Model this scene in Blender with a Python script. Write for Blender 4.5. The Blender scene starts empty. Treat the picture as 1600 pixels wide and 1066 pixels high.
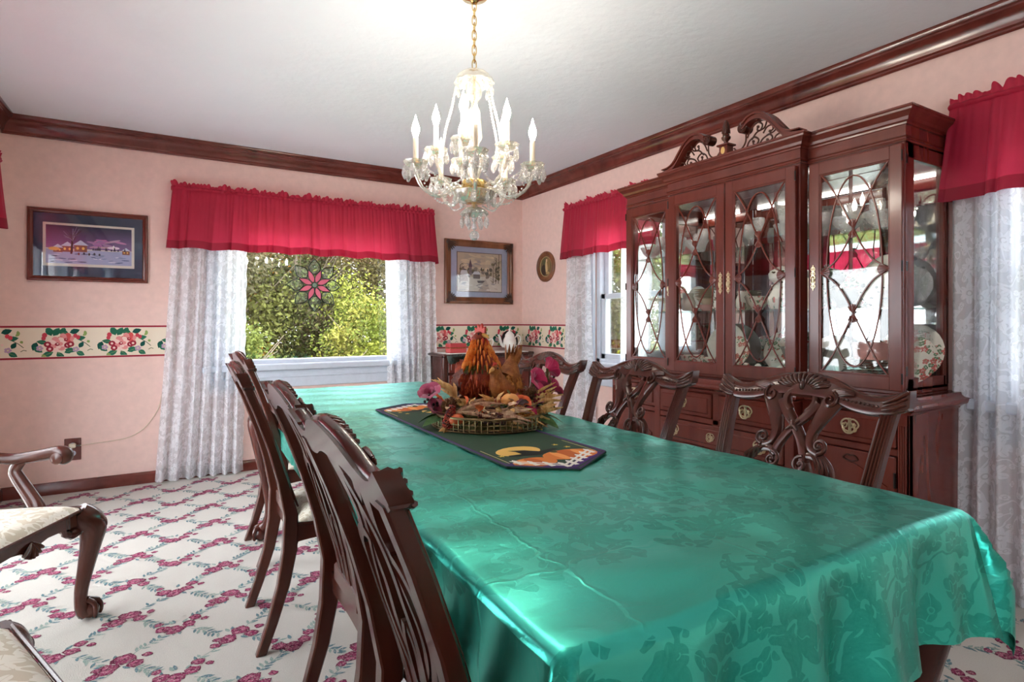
import bpy, bmesh, math, random
from math import sin, cos, pi, radians as R, sqrt, atan2, hypot, exp
random.seed(11)
sc = bpy.context.scene
C = sc.collection

# ------------------------------------------------------------------ camera
cam = bpy.data.cameras.new('camera')
cam.sensor_width = 36.0
cam.lens = 888.0 / 1600.0 * 36.0
cam.shift_y = -31.0 / 1600.0
cam.clip_start = 0.02
cam_o = bpy.data.objects.new('camera', cam)
cam_o.location = (0, 0, 1.135)
cam_o.rotation_euler = (R(90), 0, R(-31))
C.objects.link(cam_o)
sc.camera = cam_o

# ------------------------------------------------------------------ sky and sun
world = bpy.data.worlds.new('world')
sc.world = world
world.use_nodes = True
bg = world.node_tree.nodes['Background']
bg.inputs[0].default_value = (0.90, 0.95, 1.0, 1)
bg.inputs[1].default_value = 4.2
sun = bpy.data.lights.new('sun', 'SUN')
sun.energy = 1.0
sun.angle = R(3)
sun.color = (1.0, 0.94, 0.82)
sun_o = bpy.data.objects.new('sun', sun)
sun_o.rotation_euler = (R(33), 0, R(22))
C.objects.link(sun_o)

# ------------------------------------------------------------------ exposure
sc.view_settings.view_transform = 'Standard'
sc.view_settings.look = 'None'
sc.view_settings.exposure = 1.5
sc.view_settings.gamma = 1.0
sc.view_settings.use_curve_mapping = False

# ------------------------------------------------------------------ mesh helpers
def cr(pts, n=8, closed=False):
    """Catmull-Rom through tuples of any dimension."""
    P = [tuple(p) for p in pts]
    out = []
    m = len(P)
    segs = m if closed else m - 1
    for i in range(segs):
        p1, p2 = P[i], P[(i + 1) % m]
        p0 = P[(i - 1) % m] if (closed or i > 0) else tuple(2 * a - b for a, b in zip(p1, p2))
        p3 = P[(i + 2) % m] if (closed or i + 2 < m) else tuple(2 * b - a for a, b in zip(p1, p2))
        for k in range(n):
            t = k / n
            out.append(tuple(0.5 * (2 * b + (c - a) * t + (2 * a - 5 * b + 4 * c - d) * t * t + (3 * b - a - 3 * c + d) * t ** 3)
                             for a, b, c, d in zip(p0, p1, p2, p3)))
    if not closed:
        out.append(P[-1])
    return out

def vsub(a, b): return (a[0] - b[0], a[1] - b[1], a[2] - b[2])
def vadd(a, b): return (a[0] + b[0], a[1] + b[1], a[2] + b[2])
def vmul(a, k): return (a[0] * k, a[1] * k, a[2] * k)
def vcross(a, b): return (a[1] * b[2] - a[2] * b[1], a[2] * b[0] - a[0] * b[2], a[0] * b[1] - a[1] * b[0])
def vnorm(a):
    l = sqrt(a[0] ** 2 + a[1] ** 2 + a[2] ** 2) or 1.0
    return (a[0] / l, a[1] / l, a[2] / l)

class MB:
    def __init__(s):
        s.v = []; s.f = []; s.m = []; s.c = []; s.uv = None
    def add(s, vs, fs, mi=0, col=None):
        o = len(s.v)
        s.v.extend(vs)
        for f in fs:
            s.f.append([i + o for i in f]); s.m.append(mi); s.c.append(col)
        return s
    def box(s, x0, x1, y0, y1, z0, z1, b=0.0, mi=0, col=None):
        if x0 > x1: x0, x1 = x1, x0
        if y0 > y1: y0, y1 = y1, y0
        if z0 > z1: z0, z1 = z1, z0
        if b <= 0:
            vs = [(x, y, z) for x in (x0, x1) for y in (y0, y1) for z in (z0, z1)]
            fs = [(0, 1, 3, 2), (4, 6, 7, 5), (0, 4, 5, 1), (2, 3, 7, 6), (0, 2, 6, 4), (1, 5, 7, 3)]
            return s.add(vs, fs, mi, col)
        b = min(b, (x1 - x0) * .45, (y1 - y0) * .45, (z1 - z0) * .45)
        vs = []; idx = {}
        for i, x in enumerate((x0, x1)):
            for j, y in enumerate((y0, y1)):
                for k, z in enumerate((z0, z1)):
                    sx, sy, sz = (1, -1)[i], (1, -1)[j], (1, -1)[k]
                    idx[i, j, k, 0] = len(vs); vs.append((x, y + sy * b, z + sz * b))
                    idx[i, j, k, 1] = len(vs); vs.append((x + sx * b, y, z + sz * b))
                    idx[i, j, k, 2] = len(vs); vs.append((x + sx * b, y + sy * b, z))
        I = idx; fs = []
        for i in (0, 1):
            q = [I[i, 0, 0, 0], I[i, 1, 0, 0], I[i, 1, 1, 0], I[i, 0, 1, 0]]; fs.append(q if i else q[::-1])
            q = [I[0, i, 0, 1], I[1, i, 0, 1], I[1, i, 1, 1], I[0, i, 1, 1]]; fs.append(q[::-1] if i else q)
            q = [I[0, 0, i, 2], I[1, 0, i, 2], I[1, 1, i, 2], I[0, 1, i, 2]]; fs.append(q if i else q[::-1])
        for j in (0, 1):
            for k in (0, 1):
                q = [I[0, j, k, 1], I[1, j, k, 1], I[1, j, k, 2], I[0, j, k, 2]]; fs.append(q if (j == k) else q[::-1])
                q = [I[j, 0, k, 0], I[j, 1, k, 0], I[j, 1, k, 2], I[j, 0, k, 2]]; fs.append(q[::-1] if (j == k) else q)
                q = [I[j, k, 0, 0], I[j, k, 1, 0], I[j, k, 1, 1], I[j, k, 0, 1]]; fs.append(q if (j == k) else q[::-1])
        for i in (0, 1):
            for j in (0, 1):
                for k in (0, 1):
                    t = [I[i, j, k, 0], I[i, j, k, 1], I[i, j, k, 2]]
                    fs.append(t if (i + j + k) % 2 else t[::-1])
        return s.add(vs, fs, mi, col)
    def tube(s, pts, r, n=8, closed=False, mi=0, col=None, flat=1.0, up=(0, 0, 1)):
        """Round tube through pts; r scalar or list; flat squeezes one cross axis."""
        m = len(pts); rs = r if isinstance(r, (list, tuple)) else [r] * m
        vs = []; prev = None
        for i, p in enumerate(pts):
            a = pts[(i - 1) % m] if (closed or i) else p
            b = pts[(i + 1) % m] if (closed or i < m - 1) else p
            t = vnorm(vsub(b, a))
            ref = prev if prev else (up if abs(t[0] * up[0] + t[1] * up[1] + t[2] * up[2]) < .95 else (1, 0, 0))
            d = t[0] * ref[0] + t[1] * ref[1] + t[2] * ref[2]
            nx = vnorm(vsub(ref, vmul(t, d))); prev = nx
            ny = vcross(t, nx)
            for k in range(n):
                an = 2 * pi * k / n
                vs.append(vadd(p, vadd(vmul(nx, rs[i] * cos(an)), vmul(ny, rs[i] * sin(an) * flat))))
        fs = []
        for i in range(m if closed else m - 1):
            for k in range(n):
                a = i * n + k; b = i * n + (k + 1) % n
                c = ((i + 1) % m) * n + (k + 1) % n; d = ((i + 1) % m) * n + k
                fs.append((a, b, c, d))
        if not closed:
            fs.append(tuple(range(n))[::-1]); fs.append(tuple((m - 1) * n + k for k in range(n)))
        return s.add(vs, fs, mi, col)
    def lathe(s, prof, n=20, o=(0, 0, 0), mi=0, col=None, axis='z', sx=1.0, sy=1.0, wob=None):
        vs = []; fs = []
        for (r, z) in prof:
            for k in range(n):
                a = 2 * pi * k / n
                rr = r * (wob(a, z) if wob else 1.0)
                p = (rr * cos(a) * sx, rr * sin(a) * sy, z)
                if axis == 'y': p = (p[0], p[2], p[1])
                elif axis == '-y': p = (p[0], -p[2], p[1])
                elif axis == 'x': p = (p[2], p[0], p[1])
                vs.append(vadd(o, p))
        m = len(prof)
        for i in range(m - 1):
            for k in range(n):
                fs.append((i * n + k, i * n + (k + 1) % n, (i + 1) * n + (k + 1) % n, (i + 1) * n + k))
        if prof[0][0] > 1e-5: fs.append(tuple(range(n))[::-1])
        if prof[-1][0] > 1e-5: fs.append(tuple((m - 1) * n + k for k in range(n)))
        return s.add(vs, fs, mi, col)
    def ball(s, c, rx, ry=None, rz=None, n=12, m=8, mi=0, col=None, f=None):
        ry = rx if ry is None else ry; rz = rx if rz is None else rz
        vs = []; fs = []
        for i in range(m + 1):
            ph = pi * i / m
            for k in range(n):
                a = 2 * pi * k / n
                w = f(a, ph) if f else 1.0
                vs.append((c[0] + rx * w * sin(ph) * cos(a), c[1] + ry * w * sin(ph) * sin(a), c[2] - rz * w * cos(ph)))
        for i in range(m):
            for k in range(n):
                fs.append((i * n + k, i * n + (k + 1) % n, (i + 1) * n + (k + 1) % n, (i + 1) * n + k))
        return s.add(vs, fs, mi, col)
    def prism(s, poly, fn, d0, d1, mi=0, col=None):
        """2D outline mapped by fn(u, v, d) and extruded from d0 to d1."""
        n = len(poly)
        vs = [fn(u, v, d0) for u, v in poly] + [fn(u, v, d1) for u, v in poly]
        fs = [tuple(range(n))[::-1], tuple(range(n, 2 * n))]
        for i in range(n):
            j = (i + 1) % n
            fs.append((i, j, n + j, n + i))
        return s.add(vs, fs, mi, col)
    def ribbon(s, pts, w, fn, d0, d1, mi=0, crown=0.0, col=None):
        """Flat strap along a 2D path, width w (scalar/list), thickness d0..d1, slightly crowned on the d1 face."""
        m = len(pts); ws = w if isinstance(w, (list, tuple)) else [w] * m
        vs = []
        for i, p in enumerate(pts):
            a = pts[max(i - 1, 0)]; b = pts[min(i + 1, m - 1)]
            tx, ty = b[0] - a[0], b[1] - a[1]; l = hypot(tx, ty) or 1
            nx, ny = -ty / l, tx / l; h = ws[i] * .5
            bw = h * .72
            prof = [(-h, d0), (h, d0), (h, d1 - (d1 - d0) * .3), (bw, d1), (0, d1 + crown), (-bw, d1), (-h, d1 - (d1 - d0) * .3)]
            for (q, d) in prof: vs.append(fn(p[0] + nx * q, p[1] + ny * q, d))
        k = 7; fs = []
        for i in range(m - 1):
            for j in range(k):
                fs.append((i * k + j, i * k + (j + 1) % k, (i + 1) * k + (j + 1) % k, (i + 1) * k + j))
        fs.append(tuple(range(k))[::-1]); fs.append(tuple((m - 1) * k + j for j in range(k)))
        return s.add(vs, fs, mi, col)
    def grid(s, nu, nv, fn, mi=0, uvf=None, col=None):
        o = len(s.v)
        vs = []; uv = []
        for j in range(nv + 1):
            for i in range(nu + 1):
                vs.append(fn(i / nu, j / nv)); uv.append(uvf(i / nu, j / nv) if uvf else (i / nu, j / nv))
        fs = [(j * (nu + 1) + i, j * (nu + 1) + i + 1, (j + 1) * (nu + 1) + i + 1, (j + 1) * (nu + 1) + i) for j in range(nv) for i in range(nu)]
        if s.uv is None: s.uv = [(0, 0)] * o
        s.uv.extend(uv)
        return s.add(vs, fs, mi, col)
    def sweep(s, prof, path_pts):
        """Moulding: list of rings (each a list of points) joined; helper for mitred runs."""
        k = len(prof)
        return s
    def rings(s, rings, closed_prof=True, caps=True, mi=0, col=None):
        k = len(rings[0]); vs = [p for r in rings for p in r]; fs = []
        for i in range(len(rings) - 1):
            for j in range(k if closed_prof else k - 1):
                fs.append((i * k + j, i * k + (j + 1) % k, (i + 1) * k + (j + 1) % k, (i + 1) * k + j))
        if caps and closed_prof:
            fs.append(tuple(range(k))[::-1]); fs.append(tuple((len(rings) - 1) * k + j for j in range(k)))
        return s.add(vs, fs, mi, col)
    def xf(s, fn):
        s.v = [fn(p) for p in s.v]; return s
    def build(s, name, mats, parent=None, angle=35, recalc=True):
        me = bpy.data.meshes.new(name)
        me.from_pydata([tuple(p) for p in s.v], [], s.f)
        mats = mats if isinstance(mats, (list, tuple)) else [mats]
        for m in mats: me.materials.append(m)
        if len(mats) > 1: me.polygons.foreach_set('material_index', s.m)
        if s.uv is not None:
            uv = list(s.uv) + [(0, 0)] * (len(s.v) - len(s.uv))
            lay = me.uv_layers.new(name='UVMap')
            li = [0] * len(me.loops); me.loops.foreach_get('vertex_index', li)
            lay.data.foreach_set('uv', [c for i in li for c in uv[i]])
        if any(c is not None for c in s.c):
            at = me.color_attributes.new('Col', 'FLOAT_COLOR', 'CORNER')
            buf = []
            for f, c in zip(s.f, s.c):
                c = c or (1, 1, 1)
                buf.extend((c[0], c[1], c[2], 1.0) * len(f))
            at.data.foreach_set('color', buf)
        if recalc:
            bm = bmesh.new(); bm.from_mesh(me)
            bmesh.ops.recalc_face_normals(bm, faces=bm.faces)
            bm.to_mesh(me); bm.free()
        me.polygons.foreach_set('use_smooth', [True] * len(me.polygons))
        me.set_sharp_from_angle(angle=R(angle))
        o = bpy.data.objects.new(name, me)
        C.objects.link(o)
        if parent: o.parent = parent
        return o

def empty(name, loc=(0, 0, 0), rz=0.0, scale=None):
    o = bpy.data.objects.new(name, None)
    o.empty_display_size = 0.05
    o.location = loc; o.rotation_euler = (0, 0, rz)
    if scale: o.scale = (scale,) * 3
    C.objects.link(o)
    return o
def tag(o, label, cat, group=None, kind=None):
    if label: o['label'] = label
    if cat: o['category'] = cat
    if group: o['group'] = group
    if kind: o['kind'] = kind
    return o
def thing(name, label, cat, loc=(0, 0, 0), rz=0.0, group=None, kind=None):
    return tag(empty(name, loc, rz), label, cat, group, kind)
def struct(o):
    o['kind'] = 'structure'; return o
def copy_tree(o, parent=None):
    c = o.copy(); C.objects.link(c)
    if parent: c.parent = parent
    for ch in o.children: copy_tree(ch, c)
    return c
def put(o, loc, rz=0.0, rx=None, ry=None):
    o.location = loc; o.rotation_euler = (rx or 0, ry or 0, rz); return o

def srgb(r, g, b):
    f = lambda c: (c / 12.92 if c <= .04045 else ((c + .055) / 1.055) ** 2.4)
    return (f(r / 255), f(g / 255), f(b / 255))

# ------------------------------------------------------------------ materials
class NT:
    def __init__(s, name):
        s.mat = bpy.data.materials.new(name); s.mat.use_nodes = True
        s.t = s.mat.node_tree; s.t.nodes.clear()
        s.out = s.n('ShaderNodeOutputMaterial')
    def n(s, ty, **kw):
        nd = s.t.nodes.new(ty)
        for k, v in kw.items():
            if k == 'ins':
                for a, b in v.items():
                    if hasattr(b, 'is_output'): s.t.links.new(b, nd.inputs[a])
                    else: nd.inputs[a].default_value = b
            else: setattr(nd, k, v)
        return nd
    def l(s, a, b): s.t.links.new(a, b)
    def math(s, op, a, b=0.0, c=None, clamp=False):
        nd = s.n('ShaderNodeMath', operation=op, use_clamp=clamp)
        for i, v in enumerate((a, b) + ((c,) if c is not None else ())):
            if hasattr(v, 'is_output'): s.l(v, nd.inputs[i])
            else: nd.inputs[i].default_value = v
        return nd.outputs[0]
    def mix(s, fac, a, b, kind='RGBA'):
        nd = s.n('ShaderNodeMix', data_type=kind)
        ia, ib, io = {'RGBA': (6, 7, 2), 'FLOAT': (2, 3, 0)}[kind]
        for i, v in ((0, fac), (ia, a), (ib, b)):
            if hasattr(v, 'is_output'): s.l(v, nd.inputs[i])
            else: nd.inputs[i].default_value = (tuple(v) + (1,))[:4] if kind == 'RGBA' and i else v
        return nd.outputs[io]
    def ramp(s, fac, stops, interp='LINEAR'):
        nd = s.n('ShaderNodeValToRGB'); e = nd.color_ramp.elements
        nd.color_ramp.interpolation = interp
        while len(e) < len(stops): e.new(.5)
        for el, (p, c) in zip(e, stops):
            el.position = p; el.color = (c[0], c[1], c[2], 1)
        s.l(fac, nd.inputs[0]); return nd.outputs[0]
    def noise(s, vec, scale, detail=3, rough=.5, out=0, dist=0.0):
        nd = s.n('ShaderNodeTexNoise', ins={'Scale': scale, 'Detail': detail, 'Roughness': rough, 'Distortion': dist})
        if vec is not None: s.l(vec, nd.inputs['Vector'])
        return nd.outputs[out]
    def coord(s, kind='Object', scale=(1, 1, 1), rot=(0, 0, 0)):
        tc = s.n('ShaderNodeTexCoord'); mp = s.n('ShaderNodeMapping')
        s.l(tc.outputs[kind], mp.inputs[0]); mp.inputs['Scale'].default_value = scale; mp.inputs['Rotation'].default_value = rot
        return mp.outputs[0]
    def pbsdf(s, base=None, rough=.5, metal=0.0, spec=.5, **kw):
        p = s.n('ShaderNodeBsdfPrincipled')
        for k, v in (('Base Color', base), ('Roughness', rough), ('Metallic', metal), ('Specular IOR Level', spec)):
            if v is None: continue
            if hasattr(v, 'is_output'): s.l(v, p.inputs[k])
            else: p.inputs[k].default_value = (tuple(v) + (1,))[:4] if k == 'Base Color' else v
        for k, v in kw.items():
            k = k.replace('_', ' ')
            if hasattr(v, 'is_output'): s.l(v, p.inputs[k])
            else: p.inputs[k].default_value = v
        return p
    def bump(s, h, strength=.3, dist=.01):
        b = s.n('ShaderNodeBump'); b.inputs['Strength'].default_value = strength; b.inputs['Distance'].default_value = dist
        s.l(h, b.inputs['Height']); return b.outputs[0]
    def done(s, sh):
        s.l(sh if hasattr(sh, 'is_output') else sh.outputs[0], s.out.inputs[0]); return s.mat

def plain(name, col, rough=.5, metal=0.0, spec=.5, bump=None, **kw):
    t = NT(name); co = t.coord('Object')
    nz = t.noise(co, 25.0, 2)
    c = t.mix(nz, [k * .9 for k in col], [min(1, k * 1.08) for k in col])
    p = t.pbsdf(c, rough, metal, spec, **kw)
    if bump: t.l(t.bump(t.noise(co, bump[0], 4), bump[1], .004), p.inputs['Normal'])
    return t.done(p)

def wood(name, dark, light, rough=.25, coat=.35, scale=(7, 7, 1.1)):
    t = NT(name); co = t.coord('Object', scale)
    a = t.noise(co, 2.0, 3, .5, dist=.6)
    b = t.noise(co, 22.0, 3, .6)
    f = t.math('ADD', t.math('MULTIPLY', a, .95), t.math('MULTIPLY', b, .05))
    c = t.ramp(f, [(.25, dark), (.52, [.45 * x + .55 * y for x, y in zip(dark, light)]), (.8, light)])
    rg = rough
    p = t.pbsdf(c, rg, 0, .38, Coat_Weight=coat, Coat_Roughness=.12)
    return t.done(p)

def vcol(name, rough=.6, spec=.3, bump=None, translucent=0.0):
    t = NT(name); a = t.n('ShaderNodeVertexColor', layer_name='Col')
    p = t.pbsdf(a.outputs[0], rough, 0, spec)
    if bump:
        co = t.coord('Object'); t.l(t.bump(t.noise(co, bump[0], 3), bump[1], .002), p.inputs['Normal'])
    if translucent:
        tr = t.n('ShaderNodeBsdfTranslucent'); t.l(a.outputs[0], tr.inputs[0])
        mx = t.n('ShaderNodeMixShader'); mx.inputs[0].default_value = translucent
        t.l(p.outputs[0], mx.inputs[1]); t.l(tr.outputs[0], mx.inputs[2]); return t.done(mx)
    return t.done(p)

def thin_glass(name, tint=(1, 1, 1), refl=.12, rough=.02, opac=0.0, opcol=(.9, .95, .95), facet=0):
    t = NT(name)
    tr = t.n('ShaderNodeBsdfTransparent'); tr.inputs[0].default_value = tint + (1,)
    gl = t.n('ShaderNodeBsdfGlossy'); gl.inputs['Roughness'].default_value = rough
    fr = t.n('ShaderNodeLayerWeight'); fr.inputs[0].default_value = .25
    f = t.math('ADD', t.math('MULTIPLY', fr.outputs['Fresnel'], .6), refl, clamp=True)
    co = t.coord('Object'); wv = t.noise(co, 3.0, 1)
    if facet:
        vo = t.n('ShaderNodeTexVoronoi'); vo.inputs['Scale'].default_value = facet; t.l(co, vo.inputs['Vector'])
        t.l(t.bump(vo.outputs['Distance'], .8, .006), gl.inputs['Normal'])
    else: t.l(t.bump(wv, .02, .01), gl.inputs['Normal'])
    m = t.n('ShaderNodeMixShader'); t.l(f, m.inputs[0]); t.l(tr.outputs[0], m.inputs[1]); t.l(gl.outputs[0], m.inputs[2])
    if opac:
        d = t.n('ShaderNodeBsdfDiffuse'); d.inputs[0].default_value = opcol + (1,)
        m2 = t.n('ShaderNodeMixShader'); m2.inputs[0].default_value = opac
        t.l(m.outputs[0], m2.inputs[1]); t.l(d.outputs[0], m2.inputs[2]); m = m2
    return t.done(m)

def flower_mask(t, uv, scale, petals=5, R0=.34, seed=0.0):
    """0..1 mask of scattered flowers in a weave, from Voronoi cells in polar coordinates."""
    mp = t.n('ShaderNodeMapping'); t.l(uv, mp.inputs[0])
    mp.inputs['Scale'].default_value = (scale,) * 3; mp.inputs['Location'].default_value = (seed, seed * .37, 0)
    v = mp.outputs[0]
    vo = t.n('ShaderNodeTexVoronoi', voronoi_dimensions='2D'); vo.inputs['Scale'].default_value = 1.0
    vo.inputs['Randomness'].default_value = .55
    t.l(v, vo.inputs['Vector'])
    sb = t.n('ShaderNodeVectorMath', operation='SUBTRACT'); t.l(v, sb.inputs[0]); t.l(vo.outputs['Position'], sb.inputs[1])
    sp = t.n('ShaderNodeSeparateXYZ'); t.l(sb.outputs[0], sp.inputs[0])
    cs = t.n('ShaderNodeSeparateColor'); t.l(vo.outputs['Color'], cs.inputs[0])
    th = t.math('ADD', t.math('ARCTAN2', sp.outputs[1], sp.outputs[0]), t.math('MULTIPLY', cs.outputs[0], 6.28))
    r = vo.outputs['Distance']
    rim = t.math('MULTIPLY', t.math('ADD', t.math('MULTIPLY', t.math('ABSOLUTE', t.math('COSINE', t.math('MULTIPLY', th, petals / 2.0))), .5), .5),
                 t.math('ADD', t.math('MULTIPLY', cs.outputs[1], .12), R0 - .06))
    fl = t.math('LESS_THAN', r, rim)
    ring = t.math('LESS_THAN', t.math('ABSOLUTE', t.math('SUBTRACT', r, .085)), .022)
    vein = t.math('LESS_THAN', t.math('ABSOLUTE', t.math('SINE', t.math('MULTIPLY', th, petals / 2.0))), .06)
    fl = t.math('SUBTRACT', fl, t.math('MAXIMUM', ring, t.math('MULTIPLY', vein, t.math('GREATER_THAN', r, .1))), clamp=True)
    return fl
def vine_mask(t, uv, scale, width=.03):
    a = t.noise(uv, scale, 1.5, .5, dist=1.0)
    return t.math('LESS_THAN', t.math('ABSOLUTE', t.math('SUBTRACT', a, .5)), width)

M = {}
M['wall'] = plain('pink_wall_paint', srgb(241, 208, 198), .75, spec=.2, bump=(60, .05))
def m_ceiling():
    t = NT('textured_ceiling'); co = t.coord('Object')
    p = t.pbsdf(t.mix(t.noise(co, 3, 2), srgb(234, 240, 248), srgb(242, 246, 252)), .8, 0, .2)
    h = t.math('GREATER_THAN', t.noise(co, 9, 5, .6, dist=1.5), .53)
    h2 = t.math('ADD', t.math('MULTIPLY', h, .6), t.noise(co, 22, 4))
    t.l(t.bump(h2, .32, .008), p.inputs['Normal']); return t.done(p)
M['ceiling'] = m_ceiling()
def m_carpet():
    t = NT('cream_carpet'); co = t.coord('Object')
    c = t.mix(t.noise(co, 260, 3, .7), srgb(176, 170, 161), srgb(208, 204, 197))
    c = t.mix(t.math('MULTIPLY', t.noise(co, 6, 3), .25), c, srgb(214, 205, 190))
    p = t.pbsdf(c, .95, 0, .1, Sheen_Weight=.2)
    t.l(t.bump(t.noise(co, 320, 3, .8), .5, .006), p.inputs['Normal']); return t.done(p)
M['carpet'] = m_carpet()
def m_carpet_print():
    t = NT('carpet_rose_yarn'); a = t.n('ShaderNodeVertexColor', layer_name='Col'); co = t.coord('Object')
    nz = t.noise(co, 150, 3, .8)
    c = t.mix(t.math('MULTIPLY', t.math('GREATER_THAN', nz, .56), .42), a.outputs[0], srgb(222, 210, 200))
    p = t.pbsdf(c, .95, 0, .1); t.l(t.bump(nz, .5, .006), p.inputs['Normal']); return t.done(p)
M['carpet_print'] = m_carpet_print()
M['print'] = vcol('flat_print', .65, .2)
M['picture_print'] = vcol('picture_print', .35, .5)
M['mahogany'] = wood('dark_mahogany', (.035, .009, .006), (.09, .022, .014), .2, .3)
M['chairwood'] = wood('carved_mahogany', (.055, .0145, .0095), (.098, .026, .016), .20, .30)
M['cherry'] = wood('red_cherry', (.105, .018, .012), (.172, .033, .021), .26, .25)
M['crown'] = wood('crown_mahogany', (.07, .013, .010), (.23, .05, .036), .2, .5, (3, 3, 3))
M['frame_oak'] = wood('frame_oak', (.09, .026, .008), (.3, .11, .045), .35, .2)
M['white_paint'] = plain('white_frame_paint', srgb(208, 216, 228), .4, spec=.4)
M['brass'] = plain('antique_brass', srgb(214, 196, 158), .28, 1.0)
M['gold'] = plain('polished_gold', srgb(222, 190, 125), .18, 1.0)
M['iron'] = plain('dark_hinge_metal', srgb(50, 40, 36), .4, .8)
M['pewter'] = plain('dark_tray_metal', srgb(128, 104, 72), .35, .8)
M['glass'] = thin_glass('window_glass', (1, 1, 1), .02)
M['door_glass'] = thin_glass('cabinet_glass', (.99, 1, .99), .04)
M['shelf_glass'] = thin_glass('green_edge_glass', (.80, .95, .90), .10)
M['crystal'] = thin_glass('cut_crystal', (.98, .99, .99), .34, .08, .17, (.95, .96, .97), facet=140)
M['drop'] = thin_glass('chandelier_drop', (1, .99, .97), .38, .06, .12, (1, .97, .92), facet=180)
M['amber'] = thin_glass('warm_crystal', (1, .985, .94), .34, .06, .17, (1, .97, .88))
def m_mirror():
    t = NT('cabinet_mirror'); co = t.coord('Object')
    g = t.n('ShaderNodeBsdfGlossy'); g.inputs['Roughness'].default_value = .015
    t.l(t.mix(t.noise(co, 2, 1), (.60, .64, .65), (.66, .69, .69)), g.inputs[0]); return t.done(g)
M['mirror'] = m_mirror()
M['china'] = plain('white_china', srgb(244, 241, 234), .18, spec=.6)
M['china_cream'] = plain('cream_china', srgb(232, 216, 190), .22, spec=.6)
M['china_pink'] = plain('pink_glass_dish', srgb(230, 175, 170), .2, spec=.6)
M['china_print'] = vcol('china_print', .2, .6)
def m_flower_china():
    t = NT('flowered_china'); co = t.coord('Object')
    f = flower_mask(t, co, 24, 5, .40, 3.1); lf = flower_mask(t, co, 34, 2, .42, 8.3)
    zone = t.math('GREATER_THAN', t.noise(co, 16, 2), .50)
    c = t.mix(t.math('MULTIPLY', lf, zone), srgb(243, 236, 222), srgb(110, 140, 104))
    c = t.mix(t.math('MULTIPLY', f, zone), c, srgb(206, 104, 96))
    return t.done(t.pbsdf(c, .18, 0, .6))
M['china_flower'] = m_flower_china()
def m_leaf_china():
    t = NT('leaf_pattern_china'); co = t.coord('Object', (1, 1, 1.0))
    vo = t.n('ShaderNodeTexVoronoi'); vo.inputs['Scale'].default_value = 48; vo.inputs['Randomness'].default_value = .8
    mp = t.n('ShaderNodeMapping'); t.l(co, mp.inputs[0]); mp.inputs['Scale'].default_value = (.5, .5, 1.0); mp.inputs['Rotation'].default_value = (.5, .4, .6)
    t.l(mp.outputs[0], vo.inputs['Vector'])
    f = t.math('LESS_THAN', vo.outputs['Distance'], .27)
    return t.done(t.pbsdf(t.mix(f, srgb(245, 241, 232), srgb(62, 74, 52)), .18, 0, .6))
M['china_leaf'] = m_leaf_china()
def m_cloth():
    t = NT('green_satin_damask')
    tc = t.n('ShaderNodeTexCoord')
    dn = t.n('ShaderNodeTexNoise'); dn.inputs['Scale'].default_value = 14; dn.inputs['Detail'].default_value = 2; t.l(tc.outputs['UV'], dn.inputs['Vector'])
    ds = t.n('ShaderNodeVectorMath', operation='MULTIPLY_ADD'); t.l(dn.outputs[1], ds.inputs[0]); ds.inputs[1].default_value = (.06, .06, 0); t.l(tc.outputs['UV'], ds.inputs[2])
    uv = ds.outputs[0]
    f1 = t.math('MULTIPLY', flower_mask(t, uv, 7.6, 5, .42, 2.3), t.math('GREATER_THAN', t.noise(uv, 2.6, 1), .47))
    f2 = flower_mask(t, uv, 19.0, 2, .45, 7.7)
    f3 = vine_mask(t, uv, 7.0, .03)
    region = t.math('GREATER_THAN', t.noise(uv, 2.0, 2), .44)
    mk = t.math('MAXIMUM', f1, t.math('MULTIPLY', region, t.math('MAXIMUM', f2, f3)))
    fine = t.noise(uv, 90, 3, .7)
    mk = t.math('MULTIPLY', mk, t.math('ADD', t.math('MULTIPLY', fine, .9), .25), clamp=True)
    c = t.mix(mk, (.070, .70, .56), (.022, .45, .35))
    rg = t.math('ADD', t.math('MULTIPLY', mk, .05), .29)
    p = t.pbsdf(c, rg, .84, .6, Sheen_Weight=.06, Sheen_Roughness=.35, Sheen_Tint=(.55, 1, .92, 1))
    wr = t.noise(uv, 9.0, 3, .5, dist=.8)
    sp = t.n('ShaderNodeSeparateXYZ'); t.l(uv, sp.inputs[0])
    cre = None
    for ax, per in ((0, .31), (1, .42)):
        q = t.math('FRACT', t.math('DIVIDE', sp.outputs[ax], per))
        q = t.math('SUBTRACT', 1.0, t.math('MULTIPLY', t.math('ABSOLUTE', t.math('SUBTRACT', q, .5)), per / .006), clamp=True)
        cre = q if cre is None else t.math('MAXIMUM', cre, q)
    st = t.n('ShaderNodeMapping'); t.l(uv, st.inputs[0]); st.inputs['Scale'].default_value = (2.0, 26.0, 1)
    strk = t.noise(st.outputs[0], 1.6, 4, .6, dist=.6)
    h = t.math('ADD', t.math('ADD', t.math('MULTIPLY', wr, .5), t.math('MULTIPLY', cre, .16)), t.math('ADD', t.math('MULTIPLY', fine, .06), t.math('MULTIPLY', strk, .28)))
    t.l(t.bump(h, .22, .012), p.inputs['Normal'])
    return t.done(p)
M['cloth'] = m_cloth()
def m_seat():
    t = NT('ivory_brocade'); co = t.coord('Object')
    mp = t.n('ShaderNodeMapping'); t.l(co, mp.inputs[0])
    f = t.math('MAXIMUM', flower_mask(t, mp.outputs[0], 11, 5, .42, 1.1), vine_mask(t, mp.outputs[0], 16, .05))
    c = t.mix(f, srgb(212, 200, 176), srgb(240, 234, 218))
    p = t.pbsdf(c, t.math('SUBTRACT', .6, t.math('MULTIPLY', f, .2)), 0, .4, Sheen_Weight=.2)
    t.l(t.bump(f, .25, .002), p.inputs['Normal']); return t.done(p)
M['seat'] = m_seat()
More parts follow.
